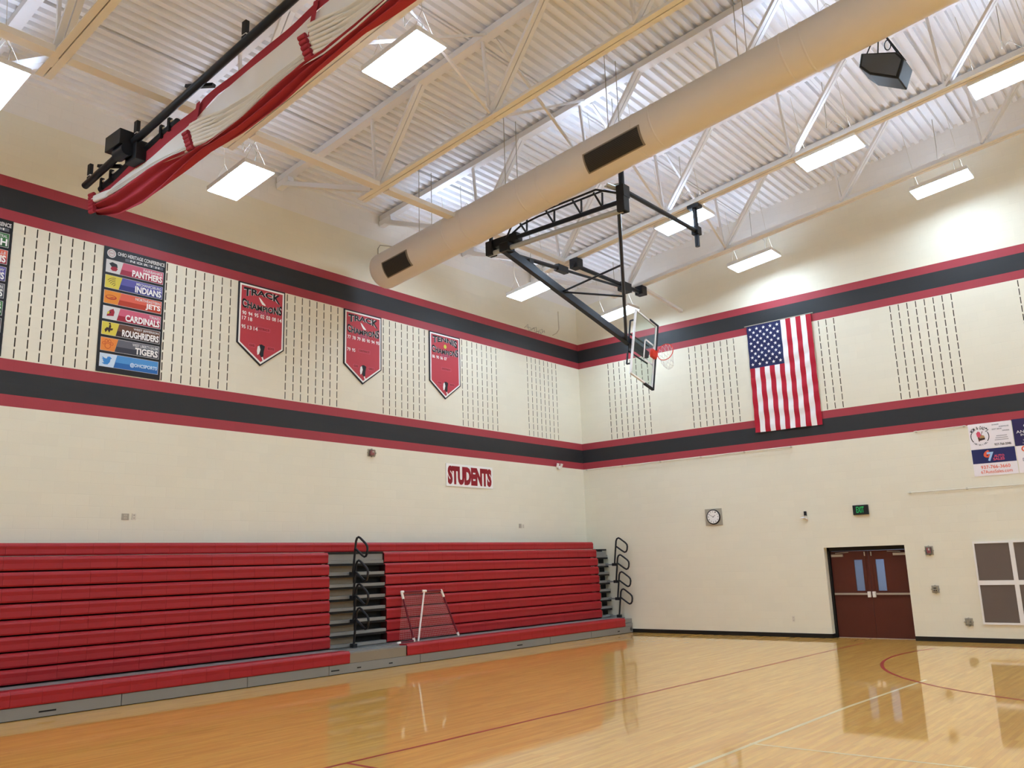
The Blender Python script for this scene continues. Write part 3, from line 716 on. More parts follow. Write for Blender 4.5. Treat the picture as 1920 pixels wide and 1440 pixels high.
# front row, pulled forward, on its grey kick panel
seat(YA0, YA1, 1.37, .19, .24); seat(YB0, -.42, 1.37, .19, .24)
b = BB(); b.box((.42, YA0, .375), (1.09, -.02, .43), 'bleach_grey')
for k in range(6): b.box((.5+.09*k, YA1, .43), (.505+.09*k, YB0, .433), 'bleach_dark')
b.build('foot_deck', t)
edges = [YA0, -17.05, -15.02, -12.72, -10.90, -8.45, -3.89, -2.09, -.02]
for a_, c_ in zip(edges, edges[1:]):
    b = BB(); b.box((1.315, a_+.006, .012), (1.345, c_-.006, .185), 'bleach_grey'); b.box((1.30,a_,.0),(1.33,c_,.19),'bleach_dark'); b.build('kick_panel', t)
# slots in the kick panels
for yy, w in ((-16.15,.25),(-10.15,.1),(-9.3,.1),(-5.1,.2),(-.75,.1),(-10.75,.2)):
    b = BB(); b.box((1.344, yy-w/2, .075), (1.349, yy+w/2, .098), 'bleach_dark'); child_label(b.build('kick_slot', t), 'dark slot in the kick panel')
# centre aisle front platform
b = BB(); b.box((1.05, YA1+.004, .19), (1.30, YB0-.004, .40), 'bleach_grey'); b.box((1.30,YA1+.004,.19),(1.335,YB0-.004,.375),'riser_tan'); b.box((1.30,YA1+.004,.375),(1.34,YB0-.004,.405),'bleach_grey')
b.build('front_step', t)
b = BB(); b.box((1.05, -.418, .19), (1.345, -.02, .275), 'bleach_grey'); b.box((1.05,-.418,.285),(1.33,-.02,.40),'bleach_grey'); b.build('front_step', t)
fc = Face(RM @ Vector((1.351,-.16,.06)), RM.to_3x3() @ Vector((0,1,0)), (0,0,1))
b = B(); lett(b, fc, '6', 0, 0, .10, .11, 'bleach_dark', .0, .02); child_label(b.build('section_number', t), 'dark numeral on the grey end panel')
# aisle steps and risers
for (ya, yb, fxo) in ((YA1+.004, YB0-.004, .74), (YB1+.004, -.03, .25)):
    for k in range(2, 10):
        b = BB(); x = FX[k] - .03; z = rowz(k)
        b.box((x-.26, ya, z-.012), (x, yb, z+.052), 'bleach_grey'); b.build('aisle_step', t)
        b = BB(); b.box((x-.16, ya, z+.055), (x-.13, ya+fxo, z+.2478-.02), 'riser_tan'); b.box((x-.21,ya+fxo,z+.055),(x-.18,yb,z+.2478-.02),'bleach_dark'); b.box((x-.125,ya,z+.2478-.06),(x-.02,yb,z+.2478-.013),'bleach_dark'); b.build('riser_and_shade', t)  # tan riser; dark board beside it and strip under the tread paint in shadow
b = BB(); b.box((.40, YA1+.004, rowz(9)+.055), (.55, YB0-.004, rowz(10)-.02), 'bleach_grey'); b.build('top_panel', t)
b = BB(); b.box((.40, YB1+.004, rowz(9)+.055), (.53, -.03, rowz(9)+.16), 'bleach_grey'); b.build('top_panel', t)
# row marker on the cut end of the front seat
fc = Face(RM @ Vector((1.20,YB0-.003,.24)), (1,0,0), (0,0,1))
b = B(); slab(b, fc, .02, .02, .13, .15, 0, .004, 'white'); ringf(b, fc, .075, .085, .016, .032, 'black', .006); child_label(b.build('number_plate', t), 'small white plate reading 0')
def handrail(x, y, z):
    b = BB(); P0 = [(0,0),(.05,.35),(.085,.60),(.10,.70),(.135,.765),(.19,.785),(.24,.765),(.43,.635),(.48,.58),(.49,.52),(.475,.43),(.44,.375),(.385,.36),(.33,.385),(.075,.55)]
    b.tube([(x+u, y, z+w) for u, w in P0], .025, 'black', 8)
    b.box((x-.06,y-.05,z-.03),(x+.06,y+.05,z+.05),'black'); b.box((.62,y-.025,z-.01),(x,y+.025,z+.03),'bleach_grey'); return b.build('handrail', t)
for k in range(4):
    handrail(.80 - .015*k, -9.86, .46 + .4956*k)
    handrail(1.0 - .024*k, -.17, .46 + .4956*k)

# ------------------------------------------------------------------ small pipe goal on the bleachers
t = empty('practice_goal', (1.0,-8.0,.42), 'small white and maroon pipe goal with net standing on the bleachers', 'goal')
A = Vector((.85,-8.55,1.52)); Bq = Vector((.85,-7.28,1.50)); Cq = Vector((1.06,-8.37,.455)); D = Vector((1.04,-6.92,.47)); Mt = Vector((.87,-7.86,1.51)); E_ = Vector((1.04,-8.83,.44)); Mb = Vector((1.04,-8.22,.43))
r = .021
def pipe(a, c_, m, name): 
    b = B(); b.tube([a, c_], r, m, 10); return b.build(name, t)
pipe(A, Bq, 'maroon', 'top_pipe'); pipe(A, Cq, 'maroon', 'side_pipe'); pipe(Bq, D, 'maroon', 'side_pipe'); pipe(Cq, E_, 'maroon', 'base_pipe')
child_label(pipe(Mt, Mb, 'pvc_white', 'support_pipe'), 'white support pipe')
for p, qs in ((A,(Cq,Bq)),(Bq,(D,)),(Mt,(Bq,A)),(Cq,(A,)),(D,(Bq,)),(E_,(Cq,))):
    b = B()
    for q in qs: b.tube([p, p + (q-p).normalized()*(.16 if p in (A,Bq) and q in (Cq,D) else .06)], r+.009, 'pvc_white', 10)
    b.sphere(p, r+.01, 'pvc_white', 6); child_label(b.build('elbow_joint', t), 'white elbow fitting')
b = B(); n1, n2 = 34, 24
q00, q10, q01, q11 = A+Vector((-.02,.05,-.03)), Bq+Vector((-.02,-.02,-.03)), Vector((.86,-8.62,.47)), D+Vector((-.03,0,.02))
def gp(u, v): return q00.lerp(q10, u).lerp(q01.lerp(q11, u), v) - Vector((.0,0,.03))*math.sin(math.pi*u)*v*0
for i in range(n1+1): b.tube([gp(i/n1, k/6) for k in range(7)], .0022, 'net_cord' if 'net_cord' in M else mat('net_cord','#C9A5A0',.8), 3, cap=False)
for j in range(n2+1): b.tube([gp(k/6, j/n2) for k in range(7)], .0022, 'net_cord', 3, cap=False)
child_label(b.build('goal_net', t), 'pale knotted net')

# ------------------------------------------------------------------ signs and banners on the bleacher wall
fc = LW(-6.205, 4.098); t = empty('students_sign', fc.o, 'white wall sign with STUDENTS in tall red letters', 'sign')
b = B(); slab(b, fc, 0,0,1.83,.585, .002,.02,'white_hot'); b.build('sign_board', t)
b = B(); lett(b, fc, 'STUDENTS', .055,.045,1.775,.535, 'sign_red' if 'sign_red' in M else mat('sign_red','#8E1522',.5), .022, .068); b.build('lettering', t)

def arch(dx):   # letters tall at both ends, dipping in the middle
    return lambda p, q: (p, q)
def pennant(y0, kind, nums, dist, lab, right):
    W_, H_, T_ = 1.17, 1.345, .43
    fc = LW(y0, 8.155); t = empty('championship_banner', fc.p(0,-H_-T_), lab, 'banner', 'red championship banners')
    def out(i): return [(i, -i), (W_-i, -i), (W_-i, -H_ + i*.35), (W_/2, -H_-T_+i*1.25), (i, -H_ + i*.35)]
    b = B(); b.prism([fc.p(x, y, 0) for x, y in out(0)], fc.n*.026, 'pennant_navy'); b.build('banner_backing', t)
    b = B(); shp(b, fc, out(.03), 'white_hot', .028); b.build('banner_border', t)
    b = B(); shp(b, fc, out(.068), 'banner_red', .030); b.build('banner_field', t)
    b = B(); s = .12
    # arched title lines
    def up(p, q): e = (2*p-1)**2; return p, (q*(.54+.46*e) + .46*(1-e))
    def dn(p, q): e = (2*p-1)**2; return p, (q*(.54+.46*e))
    for m, n, off in (('c_lg', .032, .075), ('black', .034, .035)):
        lett(b, fc, kind, .12, -.335, W_-.12, -.10, m, n, off, up)
        lett(b, fc, 'CHAMPIONS', .085, -.565, W_-.085, -.335, m, n, off, dn)
    b.build('lettering', t)
    b = B()
    lett(b, fc, 'LEAGUE', .43,-.62,.74,-.565,'black',.034); rect(b, fc, .42,-.63,.75,-.555,'c_pink',.0325)
    yy = -.72
    for line in nums:
        for k, s_ in enumerate(line): lett(b, fc, s_, .10+.148*k, yy, .20+.148*k, yy+.085, 'white_hot', .034, .02)
        yy -= .115
    rect(b, fc, .44,-1.0,.80,-.92,'c_pink',.0325); rect(b, fc, .447,-.993,.793,-.927,'banner_red',.033); lett(b, fc, 'DISTRICT', .46,-.985,.78,-.937,'black',.034)
    for k, s_ in enumerate(dist): lett(b, fc, s_, .09+.148*k, -1.025, .19+.148*k, -.94, 'white_hot', .036, .02)
    for x0, x1, s_ in ((.28,.44,'CHS'),(.74,.93,right)):
        rect(b, fc, x0,-1.40,x1,-1.32,'c_pink',.0325); rect(b, fc, x0+.006,-1.394,x1-.006,-1.326,'banner_red',.033); lett(b, fc, s_, x0+.02,-1.385,x1-.02,-1.338,'black',.034)
    b.build('lettering', t)
    b = B()
    if kind == 'TRACK': shp(b, fc, [(.49,-.255),(.54,-.285),(.60,-.345),(.67,-.405),(.65,-.425),(.58,-.41),(.53,-.345)], 'white_hot', .036)
    else: disc(b, fc, .585, -.345, .055, 'c_tennis', .036)
    # plain dark and white plume shape low on the banner
    shp(b, fc, [(.53,-1.32),(.60,-1.30),(.68,-1.33),(.655,-1.45),(.65,-1.56),(.59,-1.585),(.55,-1.53),(.575,-1.42)], 'black', .035)
    shp(b, fc, [(.50,-1.36),(.545,-1.335),(.57,-1.42),(.54,-1.52),(.50,-1.55),(.485,-1.46)], 'white_hot', .036)
    shp(b, fc, [(.60,-1.585),(.635,-1.575),(.66,-1.63),(.67,-1.68),(.635,-1.66)], 'white_hot', .036)
    b.build('emblem', t)
pennant(-12.44, 'TRACK', [['90','94','95','02','03','08','14'],['17','18']], ['95','13','14'], 'red TRACK CHAMPIONS pennant with two rows of league years, beside the conference board', 'BOYS')
pennant(-9.60, 'TRACK', [['77','78','79','80','90','94','95']], ['79','95'], 'red TRACK CHAMPIONS pennant with one row of league years, middle of the three', 'GIRLS')
pennant(-6.775, 'TENNIS', [['86','90','06','07']], [], 'red TENNIS CHAMPIONS pennant with a yellow ball, nearest the room corner', 'BOYS')

def confboard(y0, rows, head2, lab, logos):
    W_, H_ = 1.22, 2.42; fc = LW(y0, 8.165-H_); t = empty('conference_board', fc.o, lab, 'banner', 'black conference boards')
    b = B(); slab(b, fc, 0,0,W_,H_, 0,.02,'black'); b.build('board_panel', t)
    b = B(); disc(b, fc, .135, H_-.125, .085, 'c_lg', .023); ringf(b, fc, .135, H_-.125, .055,.062,'c_wine',.025); lett(b, fc,'OHC',.09,H_-.14,.18,H_-.105,'c_wine',.026)
    b.build('round_logo', t)
    b = B(); lett(b, fc, 'OHIO HERITAGE CONFERENCE', .25,H_-.135,1.19,H_-.06,'c_lg',.024,.03)
    rect(b, fc, .40,H_-.215,1.16,H_-.155,'c_gr1',.0225); lett(b, fc, head2, .5,H_-.207,1.08,H_-.163,'white_hot',.025,.01); b.build('lettering', t)
    for k, (lc, c1, c2, small, big) in enumerate(rows):
        y1 = H_ - .25 - k*.303; y0_ = y1 - .255
        b = B(); rect(b, fc, .045,y0_,1.175,y1,'c_lg',.0225)
        shp(b, fc, [(.05,y0_+.004),(.31,y0_+.004),(.37,y1-.004),(.05,y1-.004)], lc, .0235)
        ym = y0_ + .11
        shp(b, fc, [(.31+.06*.11/.255,ym),(1.168,ym),(1.168,y1-.006),(.37,y1-.006)], c1, .0235); shp(b, fc, [(.312,y0_+.006),(1.168,y0_+.006),(1.168,ym),(.312+.06*.11/.255,ym)], c2, .0235)
        tile = b.build('team_tile', t)
        b = B()
        wS = min(.5, .042*len(small)); wB = min(.72, .075*len(big))
        if big:
            lett(b, fc, small, 1.145-wS,y1-.085,1.145,y1-.03,'c_lg',.025,.02); lett(b, fc, big, 1.15-wB,y0_+.025,1.15,y0_+.155,'white_hot',.026,.035)
        else: lett(b, fc, small, .62,y0_+.06,1.15,y0_+.15,'c_pl',.026,.03)
        if b.v: b.build('lettering', tile)
        b = B(); logos(b, fc, k, .18, (y0_+y1)/2)
        if b.v: b.build('logo', tile)
def logosN(b, fc, k, x, y):
    n = .026; S = lambda pts, m, d=0: shp(b, fc, [(x+p, y+q) for p, q in pts], m, n+d)
    if k == 0: S([(-.08,.05),(-.02,.085),(.07,.06),(.085,.0),(.04,-.03),(-.03,-.01)], 'black'); S([(-.03,-.01),(.05,.01),(.09,-.03),(.06,-.08),(-.01,-.085),(-.05,-.05)], 'c_card', .001)
    if k == 1:
        for i in range(5): ringf(b, fc, x+.08-.008*i, y-.09, .055+.03*i-.009, .055+.03*i, 'c_dbrn', n, 10, 100-4*i, 165-6*i)
    if k == 2: disc(b, fc, x, y, .105, 'c_rust', n, 20, .045); disc(b, fc, x-.005, y+.006, .085, 'c_org', n+.001, 20, .028); S([(-.05,-.005),(.09,.02),(.02,-.012)], 'c_rust', .002)
    if k == 3: S([(-.06,-.07),(-.05,.0),(.0,.06),(.06,.09),(.085,.03),(.07,-.05),(.0,-.06)], 'c_card'); S([(-.055,-.03),(-.045,.02),(.0,.025),(-.02,-.02)], 'c_yel', .001); S([(-.02,.0),(.0,.03),(.02,.0)], 'black', .002)
    if k == 4: S([(-.08,-.03),(-.04,.02),(-.005,.015),(.0,.06),(.03,.085),(.04,.04),(.03,.01),(.08,.01),(.06,-.03),(.03,-.03),(.01,-.085),(-.02,-.03),(-.06,-.085)], 'c_dbrn'); disc(b, fc, x+.012, y+.095, .018, 'c_dbrn', n)
    if k == 5:
        for dx, dy_, rr in ((0,-.03,.055),(-.075,.015,.028),(-.03,.06,.03),(.03,.06,.03),(.075,.015,.028)): ringf(b, fc, x+dx, y+dy_, rr-.007, rr, 'c_rust', n, 16)
    if k == 6: S([(-.09,.06),(-.03,.03),(.0,.03),(.01,.065),(.05,.075),(.095,.045),(.07,.03),(.06,-.03),(.02,-.08),(-.04,-.085),(-.09,-.06),(-.045,-.05),(-.075,-.01),(-.06,-.012),(-.09,.025),(-.07,.022)], 'c_tw')
confboard(-15.295, [('c_lg','c_pink','c_wine','FAIRBANKS','PANTHERS'),('c_yel','c_vio','c_navy','MECHANICSBURG','INDIANS'),('c_org','c_sal','c_rust','NORTHEASTERN','JETS'),('c_lg','c_pink','c_card','TRIAD','CARDINALS'),
    ('c_yel','c_brn','c_dbrn','WEST JEFFERSON','ROUGHRIDERS'),('c_or2','c_gr1','c_gr2','WEST LIBERTY-SALEM','TIGERS'),('c_pl','c_bl1','c_bl2','@OHCSPORTS','')], 'N O R T H', 'tall black conference board listing seven team tiles, complete in view', logosN)
confboard(-18.10, [('c_lg','c_green','c_dgreen','CATHOLIC CENTRAL','IRISH'),('c_lg','c_sal','c_card','CEDARVILLE','INDIANS'),('c_yel','c_vio','c_navy','GREENEVIEW','RAMS'),('c_lg','c_gr1','c_gr2','GREENON','KNIGHTS'),
    ('c_yel','c_green','c_dgreen','MADISON-PLAINS','EAGLES'),('c_or2','c_gr2','black','SOUTHEASTERN','TROJANS'),('c_pl','c_bl1','c_bl2','@OHCSPORTS','')], 'S O U T H', 'tall black conference board cut off by the left edge of the photo', lambda *a: None)

# ------------------------------------------------------------------ flag
fx0, fx1, fz0, fz1 = 5.845, 7.675, 5.37, 8.37; FW, FH = fx1-fx0, fz1-fz0
t = empty('hanging_flag', (fx0, 0, fz0), 'large United States flag hung vertically on the wall', 'flag')
def cloth(x, z):       # gentle ripple away from the wall
    v = (fz1 - z)/FH; u = (x-fx0)/FW
    return -.05 - .02*v*math.sin(u*9 + 2*v) - .012*math.sin(v*38 + 5*u + 2*math.sin(7*u))*min(1, v*3)
sw = FW/13; cz = fz1 - 1.21; cx = fx0 + 7*sw
b = B(); b2 = B()
NZ = 70
for k in range(13):
    m = 'flag_red' if k % 2 == 0 else 'flag_white'; xa = fx0 + k*sw
    ztop = cz if k < 7 else fz1; n = int(NZ*(ztop-fz0)/FH); vs = []
    for j in range(n+1):
        z = fz0 + (ztop-fz0)*j/n
        for i in range(3): x = xa + sw*i/2; vs.append((x, cloth(x,z), z - .04*(x-fx0)/FW*(1-(z-fz0)/FH)*0))
    b.add(vs, [(3*j+i, 3*j+i+1, 3*j+i+4, 3*j+i+3) for j in range(n) for i in range(2)], m, True)
b.build('flag_stripes', t)
vs = []; n1, n2 = 14, 28
for j in range(n2+1):
    z = cz + (fz1-cz)*j/n2
    for i in range(n1+1): x = fx0 + 7*sw*i/n1; vs.append((x, cloth(x,z), z))
b2.add(vs, [(j*(n1+1)+i, j*(n1+1)+i+1, (j+1)*(n1+1)+i+1, (j+1)*(n1+1)+i) for j in range(n2) for i in range(n1)], 'flag_blue', True)
for c9 in range(9):                       # nine lines of six and five stars
    n = 6 if c9 % 2 == 0 else 5
    for q in range(n):
        xx = fx0 + 7*sw*(c9+1)/10; zz = fz1 - 1.21*((2*q+1 if n == 6 else 2*q+2))/12; R = .052
        pts = []
        for p in range(10):
            a = math.pi/2 + p*math.pi/5; rr = R if p % 2 == 0 else R*.40; px, pz = xx + rr*math.cos(a), zz + rr*math.sin(a); pts.append((px, cloth(xx,zz)-.010, pz))
        ce = (xx, cloth(xx,zz)-.010, zz); b2.add([ce]+pts, [(0, 1+i, 1+(i+1) % 10) for i in range(10)], 'flag_white')
child_label(b2.build('flag_canton', t), 'blue field with white stars')
b = B(); b.tube([(fx0-.06,-.045,fz1+.012),(fx1+.06,-.045,fz1+.012)], .014, 'plate_dark', 8); b.build('flag_rod', t)

# ------------------------------------------------------------------ posters on the flag wall
def poster(name, x0, z0, w, h, lab, draw, bg):
    fc = RW(x0, z0); t = empty(name, fc.o, lab, 'poster', 'sponsor posters on the wall')
    b = B(); slab(b, fc, 0,0,w,h,.001,.012,bg); b.build('poster_sheet', t)
    b = B(); draw(b, fc, w, h); b.build('lettering', t)
def arc_text(b, fc, s, cx, cy_, r, h, a0, a1, m, n, flip=False):
    for k, ch in enumerate(s):
        if ch == ' ': continue
        a = math.radians(a0 + (a1-a0)*(k+.5)/len(s)); vs, fs = text2d(ch, .02)
        ax, bx_ = min(v[0] for v in vs), max(v[0] for v in vs); w = min(.9*abs(math.radians(a1-a0))*r/len(s), h*.8)
        ta = a - math.pi/2 if not flip else a + math.pi/2; pts = []
        for x, y in vs:
            lx = ((x-ax)/max(bx_-ax,1e-4)-.5)*w; ly = y/.72*h - h/2
            X_ = cx + r*math.cos(a) + lx*math.cos(ta) - ly*math.sin(ta); Y_ = cy_ + r*math.sin(a) + lx*math.sin(ta) + ly*math.cos(ta); pts.append(fc.p(X_, Y_, n))
        b.add(pts, fs, m)
def d1(b, fc, w, h):
    cx, cy_ = .225, .29; n = .016
    ringf(b, fc, cx, cy_, .178,.195,'black',n,14,150,220); ringf(b, fc, cx, cy_, .178,.195,'black',n,14,-40,28)
    arc_text(b, fc, "MOM & DAD'S", cx, cy_, .205, .075, 148, 32, 'black', n); arc_text(b, fc, 'DAIRY BAR & GRILL', cx, cy_, .195, .035, 225, 315, 'c_gr1', n, True)
    S = lambda pts, m, d=0: shp(b, fc, [(cx+p, cy_+q) for p, q in pts], m, n+d)
    S([(-.07,.08),(-.03,.12),(.01,.10),(.03,.02),(-.01,-.03),(-.06,-.0)], 'p_pink'); S([(-.05,-.01),(.0,-.03),(-.02,-.12),(-.035,-.12)], 'c_brn'); S([(.0,.0),(.04,.03),(.09,.01),(.10,-.04),(.0,-.05)], 'p_tan', .001); S([(-.02,-.05),(.10,-.04),(.10,-.08),(-.01,-.10)], 'c_dbrn', .002); S([(.02,.02),(.03,.02),(.07,.11),(.055,.115)], 'c_brn', .001)
    for s, x0, y0, x1 in (('SHAKES',.50,.515,.64),('SANDWICHES',.64,.46,.84),('SOFT SERVE',.49,.41,.69),('DINNERS',.70,.36,.84)): lett(b, fc, s, x0, y0, x1, y0+.028, 'c_gr2', n, .01)
    for k in range(3): rect(b, fc, .56-.02*k,.255-.045*k,.78+.01*k,.275-.045*k,'p_grey',n)
    lett(b, fc, '937-766-2046', .50,.045,.84,.10,'black',n,.02)
poster('sponsor_poster', 11.045, 4.335, .895, .588, 'white sponsor poster with a black ring logo around a pink and tan drawing', d1, 'p_white')
def d2(b, fc, w, h):
    n = .016; rect(b, fc, .004,.285,w-.004,h-.004,'p_navy',.0135)
    lett(b, fc, '6', .245,.41,.40,.585,'p_or',n,.04); lett(b, fc, '7', .315,.325,.455,.535,'p_ice',n+.002,.04); lett(b, fc, 'AUTO', .455,.405,.665,.465,'p_pink',n,.025); lett(b, fc, 'SALES', .43,.335,.665,.395,'p_pink',n,.025)
    lett(b, fc, '937-766-3660', .155,.155,.755,.235,'p_or',n,.012); lett(b, fc, '67AutoSales.com', .145,.05,.785,.125,'p_or',n,.008)
poster('sponsor_poster', 11.045, 3.712, .90, .618, 'sponsor poster with a navy top half and red phone number on white below', d2, 'p_white')
def d3(b, fc, w, h):
    n = .016; disc(b, fc, .25,.44,.03,'white_hot',n); lett(b, fc, 'ANDERSON', .06,.28,.66,.345,'white_hot',n); lett(b, fc, 'INSURANCE', .14,.215,.58,.265,'white_hot',n)
    lett(b, fc, '937-845-3030', .17,.095,.62,.135,'p_grey',n); lett(b, fc, '2630 LAKE RD', .15,.035,.60,.07,'p_grey',n)
poster('sponsor_poster', 11.955, 4.325, .90, .610, 'dark navy sponsor poster cut by the right edge', d3, 'p_purple')
def d4(b, fc, w, h):
    n = .016; lett(b, fc, 'C', .10,.47,.22,.60,'p_or',n,.03); lett(b, fc, 'OMMUNITY', .24,.48,.82,.58,'p_or',n,.02); lett(b, fc, 'DENTAL CARE', .10,.26,.75,.33,'c_gr2',n)
poster('sponsor_poster', 11.965, 3.712, .90, .606, 'white sponsor poster with an orange letter C cut by the right edge', d4, 'p_white')

# ------------------------------------------------------------------ small wall fittings
fc = RW(4.115, 2.945); t = empty('wall_clock', fc.o, 'round white wall clock with a square grey guard plate', 'clock')
b = B(); slab(b, fc, 0,0,.51,.46,.003,.03,'plate_dark'); b.build('guard_plate', t, .006)
b = B(); n = 40; ce = (.262,.232)
b.tube([fc.p(*ce,.03), fc.p(*ce,.06), fc.p(*ce,.064)], [.205,.205,.190], 'black', 40); b.build('clock_case', t)
b = B(); disc(b, fc, *ce, .178, 'white_hot', .066, 40); dial = b.build('clock_dial', t)
b = B()
for k in range(12):
    a = math.pi/2 - (k+1)*math.pi/6; lett(b, fc, str(k+1), ce[0]+.145*math.cos(a)-.015, ce[1]+.145*math.sin(a)-.018, ce[0]+.145*math.cos(a)+.015, ce[1]+.145*math.sin(a)+.018, 'black', .068, .01)
b.build('numerals', dial)
for a, l, w in ((math.pi/2 - 2*math.pi*(1.83/12), .09, .014), (math.pi/2 - 2*math.pi*(50/60), .14, .010)):
    b = B(); d = Vector((math.cos(a), math.sin(a))); q = Vector((-d.y, d.x))*w/2; P = [Vector(ce)-d*.02-q, Vector(ce)-d*.02+q, Vector(ce)+d*l+q*.6, Vector(ce)+d*l-q*.6]
    shp(b, fc, [tuple(p) for p in P], 'black', .071); b.build('clock_hand', dial)
fc = RW(8.205, 2.998); t = empty('exit_sign', fc.o, 'black EXIT sign with green letters above the double door', 'exit sign')
b = B(); slab(b, fc, 0,0,.375,.24,.003,.06,'black'); b.build('sign_case', t, .008)
b = B(); lett(b, fc, 'EXIT', .085,.05,.275,.20,'exit_green',.062,.02); child_label(b.build('lettering', t), 'green EXIT letters')
fc = RW(6.95, 2.98); t = empty('security_camera', fc.o, 'small wall camera with a black box over a white shelf', 'camera')
b = B(); slab(b, fc, .0,.08,.055,.19,.003,.06,'black'); b.build('camera_box', t, .004)
b = B(); b.prism([fc.p(-.09,.01,.14), fc.p(.06,.01,.14), fc.p(.075,-.03,.01), fc.p(-.02,.05,.01)], (0,0,.012), 'white'); b.build('shelf_plate', t)
b = B(); b.tube([fc.p(.03,.08,.03), fc.p(.04,.02,.03)], .01, 'white', 6); b.build('mount_arm', t)
def guard_box(fc, w, h, lab, inner, name='fire_alarm', cat='fire alarm'):
    t = empty(name, fc.o, lab, cat)
    b = B(); slab(b, fc, 0,0,w,h,0,.012,'plate_dark'); b.build('back_plate', t)
    b = B(); slab(b, fc, .03,.025,w-.03,h-.025,.012,.07,'clear_cover'); child_label(b.build('clear_cover', t), 'clear guard cover')
    b = B(); inner(b, fc, w, h); b.build('device_body', t)
    b = B()
    for x, y in ((0,h/2),(w,h/2),(w/2,0),(w/2,h)): slab(b, fc, x-.012,y-.012,x+.012,y+.012,.003,.04,'plate_dark')
    b.build('guard_clip', t)
def al(b, fc, w, h): slab(b, fc, w*.27,h*.2,w*.72,h*.82,.013,.06,'al_red' if 'al_red' in M else mat('al_red','#8E1E26',.45)); slab(b, fc, w*.45,h*.52,w*.62,h*.75,.06,.066,'white')
guard_box(LW(-8.84,4.665), .23,.175, 'red fire alarm strobe in a clear cover above the bleachers', al)
guard_box(RW(9.76,1.965), .185,.21, 'red fire alarm strobe in a clear cover right of the double door', al)
def th(b, fc, w, h): slab(b, fc, w*.2,h*.18,w*.8,h*.82,.013,.05,'plate'); slab(b, fc, w*.28,h*.55,w*.72,h*.75,.05,.054,'bleach_dark'); slab(b, fc, w*.28,h*.25,w*.45,h*.45,.05,.054,'bleach_dark'); slab(b, fc, w*.55,h*.25,w*.72,h*.45,.05,.054,'bleach_dark')
guard_box(RW(9.80,1.095), .165,.17, 'small thermostat with dark windows in a clear cover beside the door', th, 'thermostat', 'thermostat')
def sw_(b, fc, w, h): slab(b, fc, w*.2,h*.2,w*.8,h*.8,.013,.05,'plate_dark'); slab(b, fc, w*.66,h*.45,w*.75,h*.6,.05,.054,'bleach_dark')
guard_box(RW(10.42,.365), .165,.17, 'low grey control box in a clear cover beside the wall vent', sw_, 'control_box', 'control box')
def outlet(fc, w, h, lab, m='plate_line'):
    t = empty('wall_outlet', fc.o, lab, 'outlet', 'small wall outlets')
    b = B(); slab(b, fc, 0,0,w,h,.002,.010,m); b.build('cover_plate', t, .002)
    b = B()
    for y in (.28,.72): slab(b, fc, w*.3,h*y-.014,w*.7,h*y+.014,.010,.013,'plate'); slab(b, fc, w*.42,h*y-.008,w*.46,h*y+.006,.013,.0135,'bleach_dark'); slab(b, fc, w*.56,h*y-.008,w*.6,h*y+.006,.013,.0135,'bleach_dark')
    b.build('socket', t)
outlet(LW(-14.64,3.06), .135,.115, 'wide grey outlet plate low on the bleacher wall under the conference board', 'plate_dark')
outlet(LW(-14.45,3.065), .08,.115, 'pale outlet plate just right of the wide grey plate')
outlet(LW(-3.28,3.055), .10,.115, 'grey outlet plate on the bleacher wall near the corner', 'plate_dark')
outlet(LW(-3.13,3.055), .07,.10, 'pale outlet plate just right of the grey plate near the corner')
outlet(RW(6.35,.385), .07,.14, 'pale outlet plate low on the wall left of the double door')
fc = LW(-1.45,4.84); t = empty('emergency_light', fc.o, 'small white twin headed emergency light on the lower stripe near the corner', 'emergency light')
b = B(); slab(b, fc, .07,0,.17,.10,0,.06,'white'); b.build('lamp_base', t, .006)
for x in (0.02, .20):
    b = B(); b.tube([fc.p(x,.05,.05), fc.p(x,.16,.09)], [.035,.045], 'white_hot', 10); b.tube([fc.p(x,.06,.04), fc.p(.12,.06,.04)], .01, 'white', 6); b.build('lamp_head', t)
def rail(pts, lab, name='wall_rail'):
    t = empty(name, pts[0], lab, 'rail', 'thin rails on the flag wall')
    (x0,y0,z), (x1,_,_) = pts
    b = B(); b.tube([(x0,-.045,z),(x1,-.045,z)], .012, 'plate_line', 8); b.build('rail_bar', t)
    n = max(2, int((x1-x0)/1.2)+1)
    for k in range(n):
        x = x0 + .05 + (x1-x0-.1)*k/(n-1); b = B(); b.box((x-.02,-.05,z-.02),(x+.02,0,z+.02),'plate_dark'); b.build('rail_bracket', t)
rail([(.10,0,4.885),(6.82,0,4.885)], 'long thin white rail under the lower red stripe between the corner and the flag')
rail([(9.86,0,4.905),(11.02,0,4.905)], 'short thin rail under the lower red stripe left of the sponsor posters')
rail([(9.55,0,3.45),(13.4,0,3.45)], 'thin grey rail on the wall below the sponsor posters')
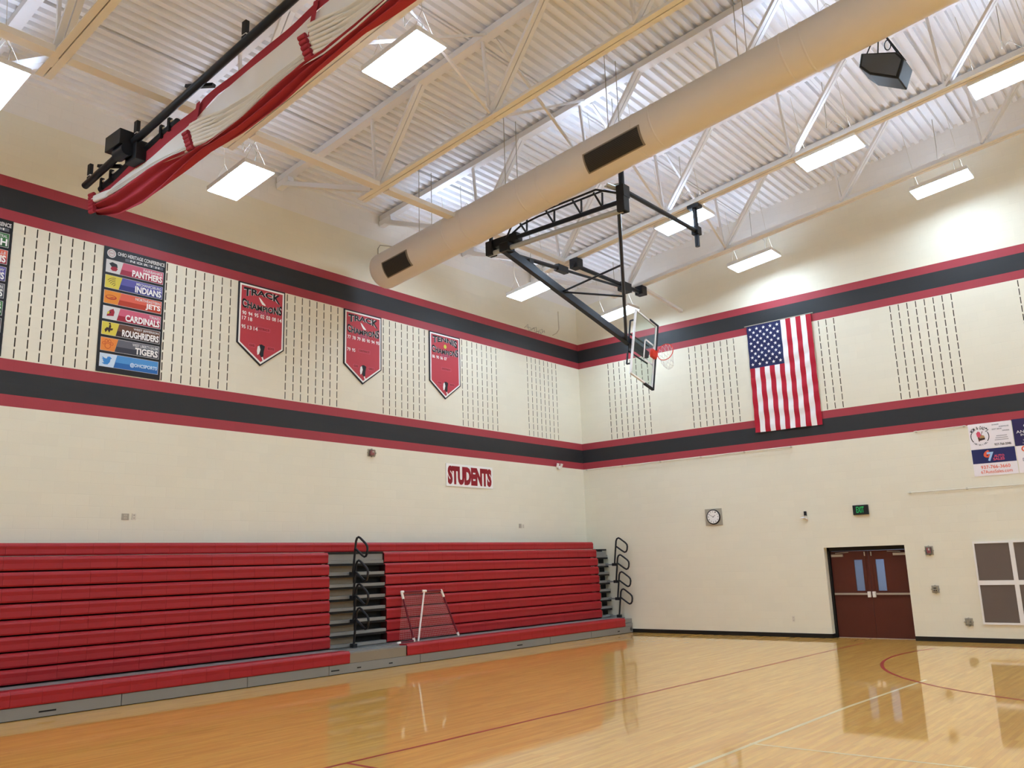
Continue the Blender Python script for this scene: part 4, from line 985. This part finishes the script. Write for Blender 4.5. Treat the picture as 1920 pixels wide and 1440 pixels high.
# wall vent
vx0, vx1, vz0, vz1 = 10.797, 12.36, .40, 2.235
t = empty('wall_vent', (vx0,0,vz0), 'large grey wall vent with a white frame at the right edge', 'vent')
fc = RW(vx0, vz0); VW, VH = vx1-vx0, vz1-vz0
b = B()
for a in ((0,0,VW,.045),(0,VH-.045,VW,VH),(0,.045,.035,VH-.045),(VW-.035,.045,VW,VH-.045),(VW/2-.045,.045,VW/2+.045,VH-.045),(.035,VH/2-.05,VW/2-.045,VH/2+.05),(VW/2+.045,VH/2-.05,VW-.035,VH/2+.05)): slab(b, fc, *a, .0,.035,'white')
b.build('vent_frame', t)
for (x0,x1) in ((.036,VW/2-.046),(VW/2+.046,VW-.036)):
    for (y0,y1) in ((.046,VH/2-.051),(VH/2+.051,VH-.046)):
        b = B(); slab(b, fc, x0,y0,x1,y1,.002,.012,'panel_grey'); k = y0 + .02
        while k < y1-.02: slab(b, fc, x0,k,x1,k+.012,.012,.018,'panel_grey'); k += .03
        child_label(b.build('vent_grille', t), 'grey slatted grille')

for o in ROOTS:
    if 'org' in o: del o['org']
# ------------------------------------------------------------------ camera, world, view
cam = bpy.data.cameras.new('camera'); co = bpy.data.objects.new('camera', cam); COL.objects.link(co)
f, yaw, pitch, roll = 1596.85, 2.2638316, .2090576, -.0312576
import math as _m
d = Vector((math.cos(pitch)*math.cos(yaw), math.cos(pitch)*math.sin(yaw), math.sin(pitch)))
r_ = Vector((math.sin(yaw), -math.cos(yaw), 0)); u_ = r_.cross(d)
r2 = r_*math.cos(roll) + u_*math.sin(roll); u2 = -r_*math.sin(roll) + u_*math.cos(roll)
co.matrix_world = Matrix(((r2.x,u2.x,-d.x,15.5142),(r2.y,u2.y,-d.y,-22.0744),(r2.z,u2.z,-d.z,2.0432),(0,0,0,1)))
cam.sensor_width = 36; cam.lens = f/1920*36; cam.clip_end = 200
sc.camera = co
w = bpy.data.worlds.new('world'); sc.world = w; w.use_nodes = True
w.node_tree.nodes['Background'].inputs[0].default_value = (.8,.85,1,1); w.node_tree.nodes['Background'].inputs[1].default_value = .02
sc.view_settings.view_transform = 'Standard'; sc.view_settings.look = 'None'; sc.view_settings.gamma = 1; sc.view_settings.use_curve_mapping = False
sc.view_settings.exposure = 0.0
sc.cycles.use_denoising = True
sc.cycles.max_bounces = 8; sc.cycles.diffuse_bounces = 5; sc.cycles.glossy_bounces = 3; sc.cycles.use_adaptive_sampling = True; sc.cycles.adaptive_threshold = .03; sc.cycles.transparent_max_bounces = 16
sc.cycles.sample_clamp_indirect = 6
